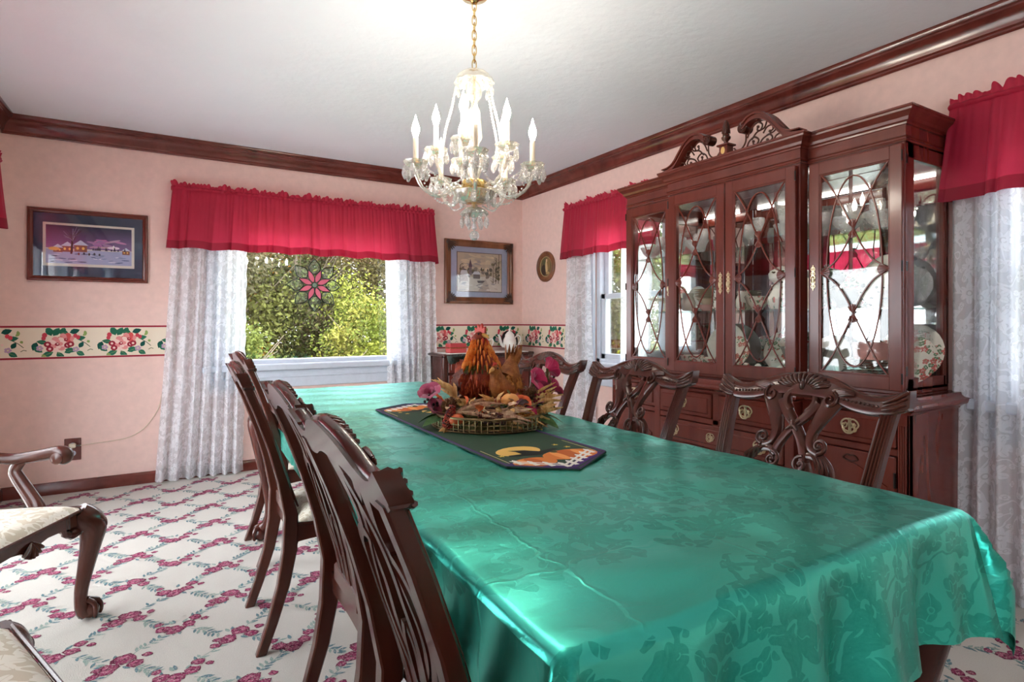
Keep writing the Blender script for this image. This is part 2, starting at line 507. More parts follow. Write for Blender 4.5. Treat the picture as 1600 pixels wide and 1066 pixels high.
def m_lace():
    t = NT('white_lace')
    tc = t.n('ShaderNodeTexCoord'); uv = tc.outputs['UV']
    f = t.math('MAXIMUM', flower_mask(t, uv, 8.0, 6, .34, 4.2), flower_mask(t, uv, 17.0, 2, .30, 9.1))
    f = t.math('MAXIMUM', f, vine_mask(t, uv, 8, .022))
    net = t.noise(uv, 220, 2, .7)
    al = t.math('ADD', t.math('MULTIPLY', f, .22), t.math('ADD', .68, t.math('MULTIPLY', net, .10)), clamp=True)
    d = t.n('ShaderNodeBsdfDiffuse'); d.inputs[0].default_value = srgb(246, 247, 250) + (1,)
    tl = t.n('ShaderNodeBsdfTranslucent'); tl.inputs[0].default_value = srgb(240, 243, 250) + (1,)
    m1 = t.n('ShaderNodeMixShader'); m1.inputs[0].default_value = .4; t.l(d.outputs[0], m1.inputs[1]); t.l(tl.outputs[0], m1.inputs[2])
    tr = t.n('ShaderNodeBsdfTransparent')
    m2 = t.n('ShaderNodeMixShader'); t.l(al, m2.inputs[0]); t.l(tr.outputs[0], m2.inputs[1]); t.l(m1.outputs[0], m2.inputs[2])
    return t.done(m2)
M['lace'] = m_lace()
def m_valance():
    t = NT('crimson_cotton')
    tc = t.n('ShaderNodeTexCoord'); uv = tc.outputs['UV']
    sp = t.n('ShaderNodeSeparateXYZ'); t.l(uv, sp.inputs[0])
    hem = t.math('LESS_THAN', sp.outputs[1], .055)
    c0 = t.mix(t.noise(uv, 14, 3), srgb(178, 30, 60), srgb(198, 44, 76))
    c = t.mix(t.math('MULTIPLY', hem, .45), c0, srgb(128, 12, 34))
    p = t.pbsdf(c, .55, 0, .35, Sheen_Weight=.15)
    tl = t.n('ShaderNodeBsdfTranslucent'); t.l(t.mix(hem, srgb(225, 60, 95), srgb(150, 20, 45)), tl.inputs[0])
    m = t.n('ShaderNodeMixShader'); m.inputs[0].default_value = .35
    t.l(p.outputs[0], m.inputs[1]); t.l(tl.outputs[0], m.inputs[2])
    t.l(t.bump(t.noise(uv, 60, 3), .15, .004), p.inputs['Normal'])
    return t.done(m)
M['valance'] = m_valance()
def emis(name, col, st):
    t = NT(name); co = t.coord('Object'); e = t.n('ShaderNodeEmission'); e.inputs[1].default_value = st
    t.l(t.mix(t.noise(co, 4, 1), col, [min(1, c * 1.03) for c in col]), e.inputs[0]); return t.done(e)
M['hutch_fill'] = emis('hutch_fill_glow', (1.0, .93, .84), 10)  # emission for the fill strips added inside the hutch
M['bulb'] = emis('lit_candle_bulb', (1.0, .90, .77), 46)

# ================================================================== ROOM
XL, XR, YB, YN, ZC = -0.923, 2.966, 4.74, -5.0, 2.44
TH = 0.16
def wall_mesh(u0, u1, holes, fn):
    """Wall panel from u0..u1, 0..ZC with rectangular holes [(a,b,z0,z1)], thickness TH via fn(u, z, d)."""
    mb = MB()
    holes = sorted(holes)
    cuts = [u0]
    for a, b, z0, z1 in holes: cuts += [a, b]
    cuts.append(u1)
    def slab(a, b, z0, z1):
        vs = [fn(u, z, d) for u in (a, b) for z in (z0, z1) for d in (0, TH)]
        mb.add(vs, [(0, 1, 3, 2), (4, 6, 7, 5), (0, 4, 5, 1), (2, 3, 7, 6), (0, 2, 6, 4), (1, 5, 7, 3)])
    for i in range(0, len(cuts) - 1, 2):
        slab(cuts[i], cuts[i + 1], 0, ZC)
    for a, b, z0, z1 in holes:
        if z0 > 0: slab(a, b, 0, z0)
        slab(a, b, z1, ZC)
    return mb
WB = (0.30, 1.74, 0.80, 1.95)          # back window opening (x0,x1,z0,z1)
WR1 = (2.86, 3.63, 0.80, 1.95)         # right wall, far window (y0,y1)
WR2 = (0.05, 0.98, 0.80, 1.95)         # right wall, near window
WL = (1.60, 4.10, 0.02, 2.05)          # unseen left window enlarged to a sliding glass door for daylight
wall_b = struct(wall_mesh(XL - TH, XR + TH, [WB], lambda u, z, d: (u, YB + d, z)).build('wall_back', M['wall']))
wall_r = struct(wall_mesh(YN, YB, [WR2, WR1], lambda u, z, d: (XR + d, u, z)).build('wall_right', M['wall']))
WN = (-3.4, -1.7, 0.35, 2.1)           # unseen window added behind the camera for frontal fill light
wall_l = struct(wall_mesh(YN, YB, [WN, WL], lambda u, z, d: (XL - d, u, z)).build('wall_left', M['wall']))
wall_f = struct(MB().box(XL - TH, XR + TH, YN - TH, YN, 0, ZC).build('wall_front', M['wall']))
floor = struct(MB().box(XL - TH, XR + TH, YN - TH, YB + TH, -.12, 0).build('floor', M['carpet']))
ceil = struct(MB().box(XL - TH, XR + TH, YN - TH, YB + TH, ZC, ZC + .12).build('ceiling', M['ceiling']))

# crown moulding and baseboards (mitred)
CP = [(0, 2.325), (.010, 2.322), (.016, 2.330), (.017, 2.338), (.024, 2.345), (.026, 2.352), (.030, 2.368), (.038, 2.385),
      (.050, 2.398), (.060, 2.403), (.061, 2.411), (.070, 2.414), (.076, 2.424), (.077, 2.4395), (0, 2.4395)]
def run(prof, kind):
    mb = MB()
    if kind == 'b': rg = [[(XL + p, YB - p, z) for p, z in prof], [(XR - p, YB - p, z) for p, z in prof]]
    if kind == 'r': rg = [[(XR - p, YB - p, z) for p, z in prof], [(XR - p, YN, z) for p, z in prof]]
    if kind == 'l': rg = [[(XL + p, YB - p, z) for p, z in prof], [(XL + p, YN if prof[0][1] > 1 else 4.11, z) for p, z in prof]]
    return mb.rings(rg)
for i, k in enumerate('brl'):
    struct(run(CP, k).build('trim_%d' % (i + 1), M['crown'], angle=28))
BP = [(0, 0.0005), (.016, .0005), (.016, .062), (.012, .070), (.008, .077), (0, .080)]
for k, nm in (('b', 'back'), ('r', 'right'), ('l', 'left')):
    struct(run(BP, k).build('baseboard_' + nm, M['crown'], angle=28))

# ------------------------------------------------------------------ flat prints
class Print(MB):
    def __init__(s, fn, eps=.00025):
        MB.__init__(s); s.fn = fn; s.eps = eps; s.L = 1
    def poly(s, pts, col):
        s.L += 1
        d = s.eps + 1e-5 * s.L
        s.add([s.fn(u, v, d) for u, v in pts], [tuple(range(len(pts)))], 0, col)
    def ell(s, cx, cy, rx, ry, col, rot=0.0, n=12, wob=0.0, seed=0):
        rnd = random.Random(seed * 7 + 3); pts = []
        for k in range(n):
            a = 2 * pi * k / n; w = 1 + wob * (rnd.random() - .5) * 2
            x, y = rx * cos(a) * w, ry * sin(a) * w
            pts.append((cx + x * cos(rot) - y * sin(rot), cy + x * sin(rot) + y * cos(rot)))
        s.poly(pts, col)
    def leaf(s, x, y, L, W, rot, col, vein=None):
        prof = [(0, 0), (.25, .8), (.5, 1), (.78, .6), (1, 0), (.78, -.6), (.5, -1), (.25, -.8)]
        f = lambda u, v: (x + u * L * cos(rot) - v * W * .5 * sin(rot), y + u * L * sin(rot) + v * W * .5 * cos(rot))
        s.poly([f(u, v) for u, v in prof], col)
        if vein: s.poly([f(.08, .07), (f(.9, 0)), f(.08, -.07)], vein)
    def line(s, pts, w, col):
        for (a, b) in zip(pts[:-1], pts[1:]):
            dx, dy = b[0] - a[0], b[1] - a[1]; l = hypot(dx, dy) or 1; nx, ny = -dy / l * w / 2, dx / l * w / 2
            s.poly([(a[0] + nx, a[1] + ny), (b[0] + nx, b[1] + ny), (b[0] - nx, b[1] - ny), (a[0] - nx, a[1] - ny)], col)
    def rose(s, x, y, r, dark, mid, light, rot=0.0, sy=1.0):
        n = 7
        for k in range(n):
            a = rot + 2 * pi * k / n
            s.ell(x + cos(a) * r * .62, y + sin(a) * r * .62 * sy, r * .45, r * .40 * sy, mid if k % 2 else light, a, 9)
        for k in range(5):
            a = rot + .4 + 2 * pi * k / 5
            s.ell(x + cos(a) * r * .33, y + sin(a) * r * .33 * sy, r * .32, r * .26 * sy, light if k % 2 else mid, a, 8)
        s.ell(x, y, r * .26, r * .24 * sy, dark, 0, 8)
        s.ell(x + r * .05, y + r * .05 * sy, r * .12, r * .1 * sy, light, 0, 6)

# wallpaper border: cream strip, red edge lines, repeating roses
BZ0, BZ1 = 0.888, 1.105
def border(fn, length, phase):
    p = Print(fn, .00022); p.L = 0
    p.add([fn(0, 0, .0006), fn(length, 0, .0006), fn(length, .217, .0006), fn(0, .217, .0006)], [(0, 1, 2, 3)], 0, srgb(240, 226, 204))
    base = p.eps; p.eps = .00025
    offs = lambda u, v, d: fn(u, v, d + .0007)
    p.fn = offs
    red, redl = srgb(160, 40, 58), srgb(206, 70, 86)
    for z in (.006, .211): p.poly([(0, z - .006), (length, z - .006), (length, z + .006), (0, z + .006)], red)
    per = .345; dg, mg, lg = srgb(18, 84, 72), srgb(40, 112, 86), srgb(150, 175, 100)
    pk, pl, cor, lav = srgb(232, 150, 148), srgb(248, 216, 206), srgb(222, 92, 90), srgb(190, 160, 185)
    k = -1
    while k * per + phase < length:
        x0 = k * per + phase; k += 1
        if x0 < .02 or x0 > length - .25: 
            if x0 < -.3 or x0 > length: continue
        def ok(x): return .0 < x < length
        q = Print(lambda u, v, d: offs(u, min(max(v, .014), .203), d), .00025)
        for (dx, dy, L, W, a) in ((.02, .150, .06, .034, 110), (.03, .150, .055, .034, 60), (.07, .155, .05, .03, 70), (.11, .165, .05, .03, 165), (.115, .17, .05, .03, 20),
                                  (.15, .13, .045, .026, 10), (.0, .105, .05, .026, 170), (.03, .045, .06, .03, 205), (.05, .045, .06, .032, 300), (.09, .06, .055, .028, 350),
                                  (-.055, .11, .05, .03, 250), (-.07, .08, .05, .03, 320), (.13, .055, .04, .026, 200), (.15, .045, .045, .028, 330), (.165, .07, .04, .024, 60)):
            q.leaf(x0 + dx, dy, L * 1.15, W * 1.2, R(a), dg if (int(dx * 1000) % 2) else mg, lg if int(dy * 1000) % 2 else None)
        for (dx, dy, rr, a) in ((.185, .15, .03, 40), (-.03, .03, .035, 320), (.2, .16, .025, 100), (.21, .12, .02, 300)):
            q.leaf(x0 + dx, dy, rr, .018, R(a), lg)
        q.line([(x0 + .17, .12), (x0 + .2, .10), (x0 + .225, .075)], .004, srgb(70, 90, 60))
        q.line([(x0 + .21, .05), (x0 + .225, .06), (x0 + .24, .055)], .004, srgb(90, 100, 60))
        for (dx, dy, rr) in ((-.015, .155, .014), (-.02, .135, .012), (.145, .15, .012), (.16, .14, .012)):
            q.ell(x0 + dx, dy, rr, rr * 1.2, redl, 0, 8)
        q.rose(x0 + .095, .125, .044, red, cor, pk, .3)
        q.rose(x0 + .05, .095, .049, red, pk, pl, 1.0)
        for (dx, dy) in ((.0, .095), (.012, .065), (.105, .088), (.12, .095)):
            q.ell(x0 + dx, dy, .02, .019, red, 0, 9); q.ell(x0 + dx, dy, .008, .008, pl, 0, 7)
        for (dx, dy) in ((-.04, .07), (.148, .06)):
            for m in range(5): q.ell(x0 + dx + .011 * cos(m * 1.256), dy + .011 * sin(m * 1.256), .009, .008, lav, 0, 7)
            q.ell(x0 + dx, dy, .005, .005, srgb(235, 220, 160), 0, 6)
        # clip: keep polygons fully inside the strip
        for f, c in zip(q.f, q.c):
            pts = [q.v[i] for i in f]
            if all(min(e0, e1) <= co <= max(e0, e1) for pt in pts for co, e0, e1 in ((pt[0], fn(0, 0, 0)[0] - .01 * (fn(0, 0, 0)[0] == fn(length, 0, 0)[0]), fn(length, 0, 0)[0] + .01 * (fn(0, 0, 0)[0] == fn(length, 0, 0)[0])),
                                                                             (pt[1], fn(0, 0, 0)[1] - .01 * (fn(0, 0, 0)[1] == fn(length, 0, 0)[1]), fn(length, 0, 0)[1] + .01 * (fn(0, 0, 0)[1] == fn(length, 0, 0)[1])))):
                p.add(pts, [tuple(range(len(pts)))], 0, c)
    return p
b1 = border(lambda u, v, d: (XL + u, YB - d, BZ0 + v), 0.95, .235).build('wallpaper_border', M['print'], wall_b, recalc=False)
b1b = border(lambda u, v, d: (XL + 2.93 + u, YB - d, BZ0 + v), XR - XL - 2.93, .02).build('wallpaper_border', M['print'], wall_b, recalc=False)
b2 = border(lambda u, v, d: (XR - d, YB - u, BZ0 + v), 1.05, .14).build('wallpaper_border', M['print'], wall_r, recalc=False)

# carpet roses woven on a diamond lattice
def carpet_print():
    fn = lambda u, v, d: (u, v, .0004 + d)
    p = Print(fn, .0001)
    dk, md, lt = srgb(98, 30, 60), srgb(136, 54, 88), srgb(176, 96, 124)
    tl, tl2 = srgb(96, 126, 134), srgb(140, 160, 152)
    rnd = random.Random(5)
    def jag(x, y, r, col, n=9):
        pts = []
        for k in range(n):
            a = 2 * pi * k / n; w = r * (.72 + .5 * rnd.random())
            pts.append((x + w * cos(a), y + w * sin(a) * .9))
        p.poly(pts, col)
    def bloom(x, y, r):
        r *= 1.16
        jag(x, y, r, dk, 11)
        for k in range(5):
            a = k * 1.256 + rnd.random() * .4
            jag(x + cos(a) * r * .5, y + sin(a) * r * .5, r * .42, md, 7)
        for k in range(3):
            a = rnd.random() * 6.28
            jag(x + cos(a) * r * .35, y + sin(a) * r * .35, r * .24, lt, 6)
        jag(x, y, r * .2, dk, 6)
    def sprig(x0, y0, x1, y1):
        pts = []; n = 7
        for k in range(n + 1):
            t = k / n; w = .012 * sin(t * pi * 2)
            pts.append((x0 + (x1 - x0) * t - (y1 - y0) * w * 3, y0 + (y1 - y0) * t + (x1 - x0) * w * 3))
        p.line(pts, .0032, tl2)
        an = atan2(y1 - y0, x1 - x0)
        for k in range(1, n + 1):
            for sd in (-1, 1):
                if rnd.random() < .85:
                    p.leaf(pts[k][0], pts[k][1], .026 + .012 * rnd.random(), .011, an + sd * (.6 + .5 * rnd.random()), tl if rnd.random() < .6 else tl2)
    for i in range(-6, 18):
        for j in range(-16, 16):
            if (i + j) % 2: continue
            x, y = .02 + .175 * i, 2.115 + .166 * j
            if not (XL + .03 < x < XR - .03 and -.6 < y < YB - .03): continue
            if .55 < x < 1.2 and .7 < y < 3.1: continue           # under the table
            fl = 1 if i % 2 == 0 else -1; p.L = 0
            for sx, sy in ((1, 1), (1, -1)):
                if XL < x + .175 * sx < XR and y + .166 * sy < YB:
                    sprig(x + .045 * sx, y + .04 * sy, x + .13 * sx, y + .125 * sy)
            for k in range(7):
                a = k * .9 + rnd.random()
                p.leaf(x + cos(a) * .03, y + sin(a) * .03, .034, .014, a, tl if k % 2 else tl2)
            if fl > 0:
                bloom(x - .008, y - .018, .030); bloom(x - .046, y + .004, .024); bloom(x + .040, y + .004, .023)
                bloom(x + .060, y + .046, .019); bloom(x - .058, y + .046, .014); bloom(x + .092, y + .020, .012)
            else:
                bloom(x - .022, y - .020, .030); bloom(x + .022, y + .022, .031); bloom(x + .056, y - .022, .022)
                bloom(x - .060, y - .046, .016); bloom(x + .088, y + .018, .014); bloom(x - .052, y - .010, .013)
    return p
cp = carpet_print().build('carpet_roses', M['carpet_print'], floor, recalc=False)
cp['kind'] = 'stuff'

# ------------------------------------------------------------------ windows
def window(name, loc, rz, w, z0, z1, style):
    """Local frame: x along wall, -y into the room, y=0 at the wall face."""
    t = struct(empty(name, loc, rz))
    h = w / 2; fr = MB()
    jw = .045
    for x0, x1, a, b in ((-h, -h + jw, z0, z1), (h - jw, h, z0, z1)): fr.box(x0, x1, .02, .13, a, b, .004)
    fr.box(-h, h, .02, .13, z1 - jw, z1, .004); fr.box(-h, h, .02, .13, z0, z0 + .035, .004)
    fr.build('window_frame', M['white_paint'], t)
    cs = MB(); cw = .075
    cs.box(-h - cw, -h + .005, -.016, .01, z0 - .05, z1 + cw, .004); cs.box(h - .005, h + cw, -.016, .01, z0 - .05, z1 + cw, .004)
    cs.box(-h - cw, h + cw, -.018, .01, z1 - .005, z1 + cw, .004)
    cs.build('window_casing', M['white_paint'], t)
    si = MB(); si.box(-h - cw - .03, h + cw + .03, -.055, .03, z0 - .045, z0 + .004, .008)
    si.build('window_sill', M['white_paint'], t)
    ap = MB(); ap.box(-h - cw, h + cw, -.02, .01, z0 - .18, z0 - .046, .004); ap.box(-h - cw, h + cw, -.028, .01, z0 - .105, z0 - .09, .004)
    ap.build('window_apron', M['white_paint'], t)
    if style == 'picture':
        MB().box(-h + jw, h - jw, .072, .078, z0 + .03, z1 - jw + .005).build('pane', M['glass'], t)
        lk = MB(); lk.box(h - jw - .03, h - jw - .018, .04, .07, z0 + .035, z0 + .13, .003); lk.box(h - jw - .045, h - jw - .005, .035, .07, z0 + .033, z0 + .05, .003)
        lk.build('latch', M['white_paint'], t)
    else:
        zm = 1.335
        for nm, a, b, y in (('upper_sash', zm - .02, z1 - jw, .085), ('lower_sash', z0 + .03, zm + .02, .05)):
            s = MB(); q = .05
            s.box(-h + jw, -h + jw + q, y - .016, y + .016, a, b, .003); s.box(h - jw - q, h - jw, y - .016, y + .016, a, b, .003)
            s.box(-h + jw, h - jw, y - .016, y + .016, a, a + q * .9, .003); s.box(-h + jw, h - jw, y - .016, y + .016, b - q * .8, b, .003)
            so = s.build(nm, M['white_paint'], t)
            MB().box(-h + jw + q, h - jw - q, y - .003, y + .003, a + q * .9, b - q * .8).build('pane', M['glass'], so)
    return t
window('window_1', ((WB[0] + WB[1]) / 2, YB, 0), 0, WB[1] - WB[0], WB[2], WB[3], 'picture')
window('window_2', (XR, (WR1[0] + WR1[1]) / 2, 0), R(-90), WR1[1] - WR1[0], WR1[2], WR1[3], 'hung')
window('window_3', (XR, (WR2[0] + WR2[1]) / 2, 0), R(-90), WR2[1] - WR2[0], WR2[2], WR2[3], 'hung')
window('added_fill_window', (XL, (WN[0] + WN[1]) / 2, 0), R(90), WN[1] - WN[0], WN[2], WN[3], 'picture')
dr = struct(empty('daylight_door', (XL, (WL[0] + WL[1]) / 2, 0), R(90)))  # full-height glass opening, sized to bring in more side light
hw = (WL[1] - WL[0]) / 2; z0, z1 = WL[2], WL[3]
f_ = MB(); f_.box(-hw, -hw + .04, .01, .14, z0, z1, .004); f_.box(hw - .04, hw, .01, .14, z0, z1, .004); f_.box(-hw, hw, .01, .14, z1 - .04, z1, .004); f_.box(-hw, hw, .01, .14, z0 - .018, z0 + .02, .004)
f_.box(-hw - .07, -hw + .004, -.016, .012, .0, z1 + .07, .004); f_.box(hw - .004, hw + .07, -.016, .012, .0, z1 + .07, .004); f_.box(-hw - .07, hw + .07, -.018, .012, z1 - .004, z1 + .07, .004)
f_.build('door_frame', M['white_paint'], dr)
for a_, b_, y_ in ((-hw + .04, .03, .05), (-.03, hw - .04, .095)):
    s_ = MB(); s_.box(a_, a_ + .06, y_ - .015, y_ + .015, z0 + .02, z1 - .04, .003); s_.box(b_ - .06, b_, y_ - .015, y_ + .015, z0 + .02, z1 - .04, .003)
    s_.box(a_, b_, y_ - .015, y_ + .015, z0 + .02, z0 + .10, .003); s_.box(a_, b_, y_ - .015, y_ + .015, z1 - .10, z1 - .04, .003)
    so_ = s_.build('door_sash', M['white_paint'], dr)
    MB().box(a_ + .06, b_ - .06, y_ - .003, y_ + .003, z0 + .10, z1 - .10).build('pane', M['glass'], so_)
MB().box(-.012, .012, .012, .035, .95, 1.15, .004).build('door_handle', M['brass'], dr)

# ------------------------------------------------------------------ curtains (local: x along wall, -y into room)
def lace_panel(label, loc, rz, x0t, x1t, x0b, x1b, ztop, zbot, folds, seed, amp=.026, group='white lace curtain panels'):
    rnd = random.Random(seed); ph = [rnd.random() * 6.28 for _ in range(6)]
    W = (x1b - x0b)
    def fn(u, v):
        z = ztop + (zbot - ztop) * v
        a0 = x0t + (x0b - x0t) * v ** 1.3; a1 = x1t + (x1b - x1t) * v ** 1.3
        w = u + .012 * sin(2 * pi * u * 2.3 + ph[3])
        x = a0 + (a1 - a0) * w
        A = amp * (.55 + .6 * v)
        sn = sin(2 * pi * folds * (u + .02 * sin(9 * u + ph[5])) + ph[0] + .35 * sin(v * 3 + ph[4])); y = A * 1.15 * (abs(sn) ** .7) * (1 if sn > 0 else -1) + A * .4 * sin(2 * pi * folds * 2.1 * u + ph[1]) + .006 * sin(v * 7 + u * 9 + ph[2])
        if u > .985: x += .004 * sin(v * 90)
        return (x, -.042 - .022 * v + y * .85, z)
    mb = MB().grid(int(folds * 14), 46, fn, uvf=lambda u, v: (u * W * 1.7 + seed * .31, -v * (ztop - zbot)))
    o = mb.build('lace_curtain', M['lace'], recalc=False, angle=180)
    put(o, loc, rz); tag(o, label, 'curtain', group); return o
def valance(label, loc, rz, x0, x1, ztop, zbot, folds, seed, flare=.03, group='crimson gathered valances'):
    rnd = random.Random(seed)
    t = thing('valance', label, 'valance', loc, rz, group)
    W = x1 - x0; zr = ztop - .035
    def pleats(lo, hi):
        e = [0.0]; dd = []
        tot = W + .17
        while e[-1] < tot: e.append(e[-1] + rnd.uniform(lo, hi)); dd.append(rnd.uniform(.35, 1.0))
        def f(s_):
            q = s_ * tot
            k = 0
            a_, b_ = 0, len(e) - 1
            while b_ - a_ > 1:
                m_ = (a_ + b_) // 2
                if e[m_] <= q: a_ = m_
                else: b_ = m_
            w = (q - e[a_]) / (e[a_ + 1] - e[a_])
            return dd[min(a_, len(dd) - 1)] * (abs(sin(pi * w)) ** .7) - .45
        return f
    big, fin = pleats(.05, .16), pleats(.018, .045)
    def wave(u, v): return big(u) * v ** .6 * 1.15 + fin(u) * (1 - v) ** 1.6 * .5
    dep = .085
    def place(s, v, off):
        """s runs along return + front + return"""
        tot = W + 2 * dep; q = s * tot; ex = flare * v
        if q < dep: return (x0 - ex - off * .6, -q * (1 + .25 * v) - .003)
        if q > dep + W: return (x1 + ex + off * .6, -(tot - q) * (1 + .25 * v) - .003)
        r = (q - dep) / W
        return (x0 - ex + (W + 2 * ex) * r, -dep * (1 + .25 * v) - off)
    def skirt(u, v):
        z = zr + (zbot - zr) * v
        off = wave(u, v) * (.016 + .020 * v ** .8)
        x, y = place(u, v, off)
        x += .010 * v * sin(2 * pi * folds * .6 * u + 1)
        z += .006 * v * sin(2 * pi * folds * .33 * u + 2)
        return (x, y, z)
    nu = int((W + .17) / .0045)
    MB().grid(nu, 22, skirt, uvf=lambda u, v: (u * W, (1 - v) * (zr - zbot))).build('skirt', M['valance'], t, recalc=False, angle=180)
    def head(u, v):
        off = fin(u) * (.008 + .022 * v) + big(u) * .012 * v + .006 * v
        x, y = place(u, 0, off)
        z = zr + v * (.040 + .030 * big(u * .97 + .01) + .016 * fin(u))
        return (x, y, z)
    MB().grid(nu, 4, head, uvf=lambda u, v: (u * W, .2 + v * .05)).build('ruffled_heading', M['valance'], t, recalc=False, angle=180)
    def pocket(u, v):
        a = v * pi; off = .006 + .010 * sin(a) + .004 * sin(2 * pi * folds * 2.3 * u)
        x, y = place(u, 0, off); return (x, y, zr + .012 - .024 * v)
    MB().grid(nu, 5, pocket, uvf=lambda u, v: (u * W, .25 + v * .02)).build('rod_pocket', M['valance'], t, recalc=False, angle=180)
    rod = MB(); rod.tube([(x0 + .004, -.006, zr), (x0 + .004, -dep + .012, zr), (x1 - .004, -dep + .012, zr), (x1 - .004, -.006, zr)], .006, 6)
    rod.build('curtain_rod', M['white_paint'], t)
    return t
lace_panel('wide lace curtain panel left of the flower ornament, trailing on the carpet', (0, YB, 0), 0, .02, .505, -.09, .47, 2.02, .012, 7, 3, .03)
lace_panel('lace curtain panel right of the flower ornament beside the church picture', (0, YB, 0), 0, 1.56, 2.01, 1.60, 2.03, 2.02, .012, 6.5, 4, .028)
valance('long crimson gathered valance above the big picture window', (0, YB, 0), 0, .014, 1.995, 2.115, 1.652, 26, 8)
lace_panel('narrow lace curtain panel between the oval frame and the china cabinet', (XR, 0, 0), R(-90), -3.93, -3.66, -3.95, -3.56, 2.02, .012, 4.5, 5, .024)
lace_panel('thin strip of lace curtain peeking out against the left side of the cabinet', (XR, 0, 0), R(-90), -3.24, -2.93, -3.25, -2.95, 2.02, .012, 4, 6, .015)
valance('short crimson valance over the window just left of the china cabinet', (XR, 0, 0), R(-90), -3.93, -2.92, 2.12, 1.668, 13, 9)
lace_panel('sheer lace curtain panel hanging to the right of the china cabinet', (XR, 0, 0), R(-90), -1.14, -.56, -1.15, -.52, 2.02, .004, 8.5, 7, .026)
lace_panel('lace curtain panel at the near end of the right wall', (XR, 0, 0), R(-90), -.42, .02, -.46, .05, 2.02, .004, 7, 17, .026)
valance('dark crimson valance at the right edge of the photo beside the cabinet cornice', (XR, 0, 0), R(-90), -1.13, .03, 2.09, 1.655, 12, 12)
lace_panel('lace curtain panel at the far left edge of the photo beside the room corner', (XL, 0, 0), R(90), 3.95, 4.28, 3.95, 4.29, 2.02, .012, 4, 19, .02)
lace_panel('lace curtain panel at the near end of the glass door, outside the photo', (XL, 0, 0), R(90), 1.44, 1.78, 1.44, 1.80, 2.02, .012, 5, 23, .02)
valance('crimson valance on the left wall with only its tip in the photo', (XL, 0, 0), R(90), 1.42, 4.30, 2.09, 1.665, 12, 14)

# ================================================================== CHINA CABINET
CX, CYc = 2.945, 1.975          # back centre; local x runs right as seen, -y into the room
cab = thing('china_cabinet', 'large red cherry breakfront china cabinet with latticed glass doors and swan-neck pediment', 'cabinet', (CX, CYc, 0), R(-90))
def mould(mb, path, prof, mi=0):
    n = len(path); rg = []
    for i, (x, y) in enumerate(path):
        def nrm(a, b):
            dx, dy = b[0] - a[0], b[1] - a[1]; l = hypot(dx, dy); return (dy / l, -dx / l)
        n0 = nrm(path[i - 1], path[i]) if i else nrm(path[i], path[i + 1])
        n1 = nrm(path[i], path[i + 1]) if i < n - 1 else n0
        k = 1 + n0[0] * n1[0] + n0[1] * n1[1]
        ox, oy = (n0[0] + n1[0]) / k, (n0[1] + n1[1]) / k
        rg.append([(x + ox * p, y + oy * p, z) for p, z in prof])
    return mb.rings(rg, mi=mi)
HW, CW = .818, .405                 # hutch half width, centre half width
FW, FC = -.385, -.445               # hutch wing / centre fronts
hpath = [(-HW, -.002), (-HW, FW), (-CW, FW), (-CW, FC), (CW, FC), (CW, FW), (HW, FW), (HW, -.002)]
BW, BF, BC = .872, -.470, -.535     # base half width, wing and centre fronts
BCW = .43
bpath = [(-BW, -.002), (-BW, BF), (-BCW, BF), (-BCW, BC), (BCW, BC), (BCW, BF), (BW, BF), (BW, -.002)]
# --- base carcass
b = MB()
b.box(-BW + .01, BW - .01, BF + .03, -.004, .07, .775)
b.box(-BCW + .01, BCW - .01, BC + .022, BF + .03, .07, .775)
for x0, x1, f in ((-BW, -BCW, BF), (-BCW, BCW, BC), (BCW, BW, BF)):
    b.box(x0, x0 + .045, f, f + .03, .07, .775, .003); b.box(x1 - .045, x1, f, f + .03, .07, .775, .003)
    for z0, z1 in ((.07, .11), (.445, .47), (.595, .625), (.755, .775)): b.box(x0 + .04, x1 - .04, f + .003, f + .03, z0, z1, .003)
b.box(BW - .012, BW, BF, -.004, .07, .775, .003); b.box(-BW, -BW + .012, BF, -.004, .07, .775, .003)
b.box(-.02, .02, BC + .003, BC + .03, .47, .775, .003)
b.build('base_carcass', M['cherry'], cab)
# reeded pilasters on the base corners
for sx in (-1, 1):
    p = MB()
    for k in range(4):
        x = sx * (BW - .012 - k * .0085)
        p.tube([(x, BF - .001, .13), (x, BF - .001, .72)], .0036, 8)
    p.build('reeded_pilaster', M['cherry'], cab)
wp = MB(); mould(wp, bpath, [(-.02, .765), (.004, .765), (.006, .772), (.016, .780), (.028, .786), (.032, .796), (.030, .806), (.018, .812), (.010, .822), (.008, .832), (-.02, .832)])
wp.box(-BW + .01, BW - .01, BF + .01, -.003, .80, .832); wp.box(-BCW + .01, BCW - .01, BC + .01, BF + .02, .80, .832)
wp.build('waist_moulding', M['cherry'], cab, angle=25)
pl = MB(); mould(pl, bpath, [(-.02, .075), (.010, .085), (.014, .11), (.004, .118), (-.02, .118)])
for x0, x1, f in ((-BW, -BW + .14, BF), (BW - .14, BW, BF), (-BCW, -BCW + .12, BC), (BCW - .12, BCW, BC)):
    pl.prism([(x0, .001), (x1, .001), (x1 + (.03 if x0 < 0 else 0), .08), (x0 - (.03 if x0 > 0 else 0), .08)], lambda u, v, d: (u, d, v), f - .012, f + .05)
for sx in (-1, 1): pl.box(sx * BW - .012, sx * BW + .012, -.16, -.01, .001, .08, .004)
pl.build('plinth', M['cherry'], cab, angle=25)
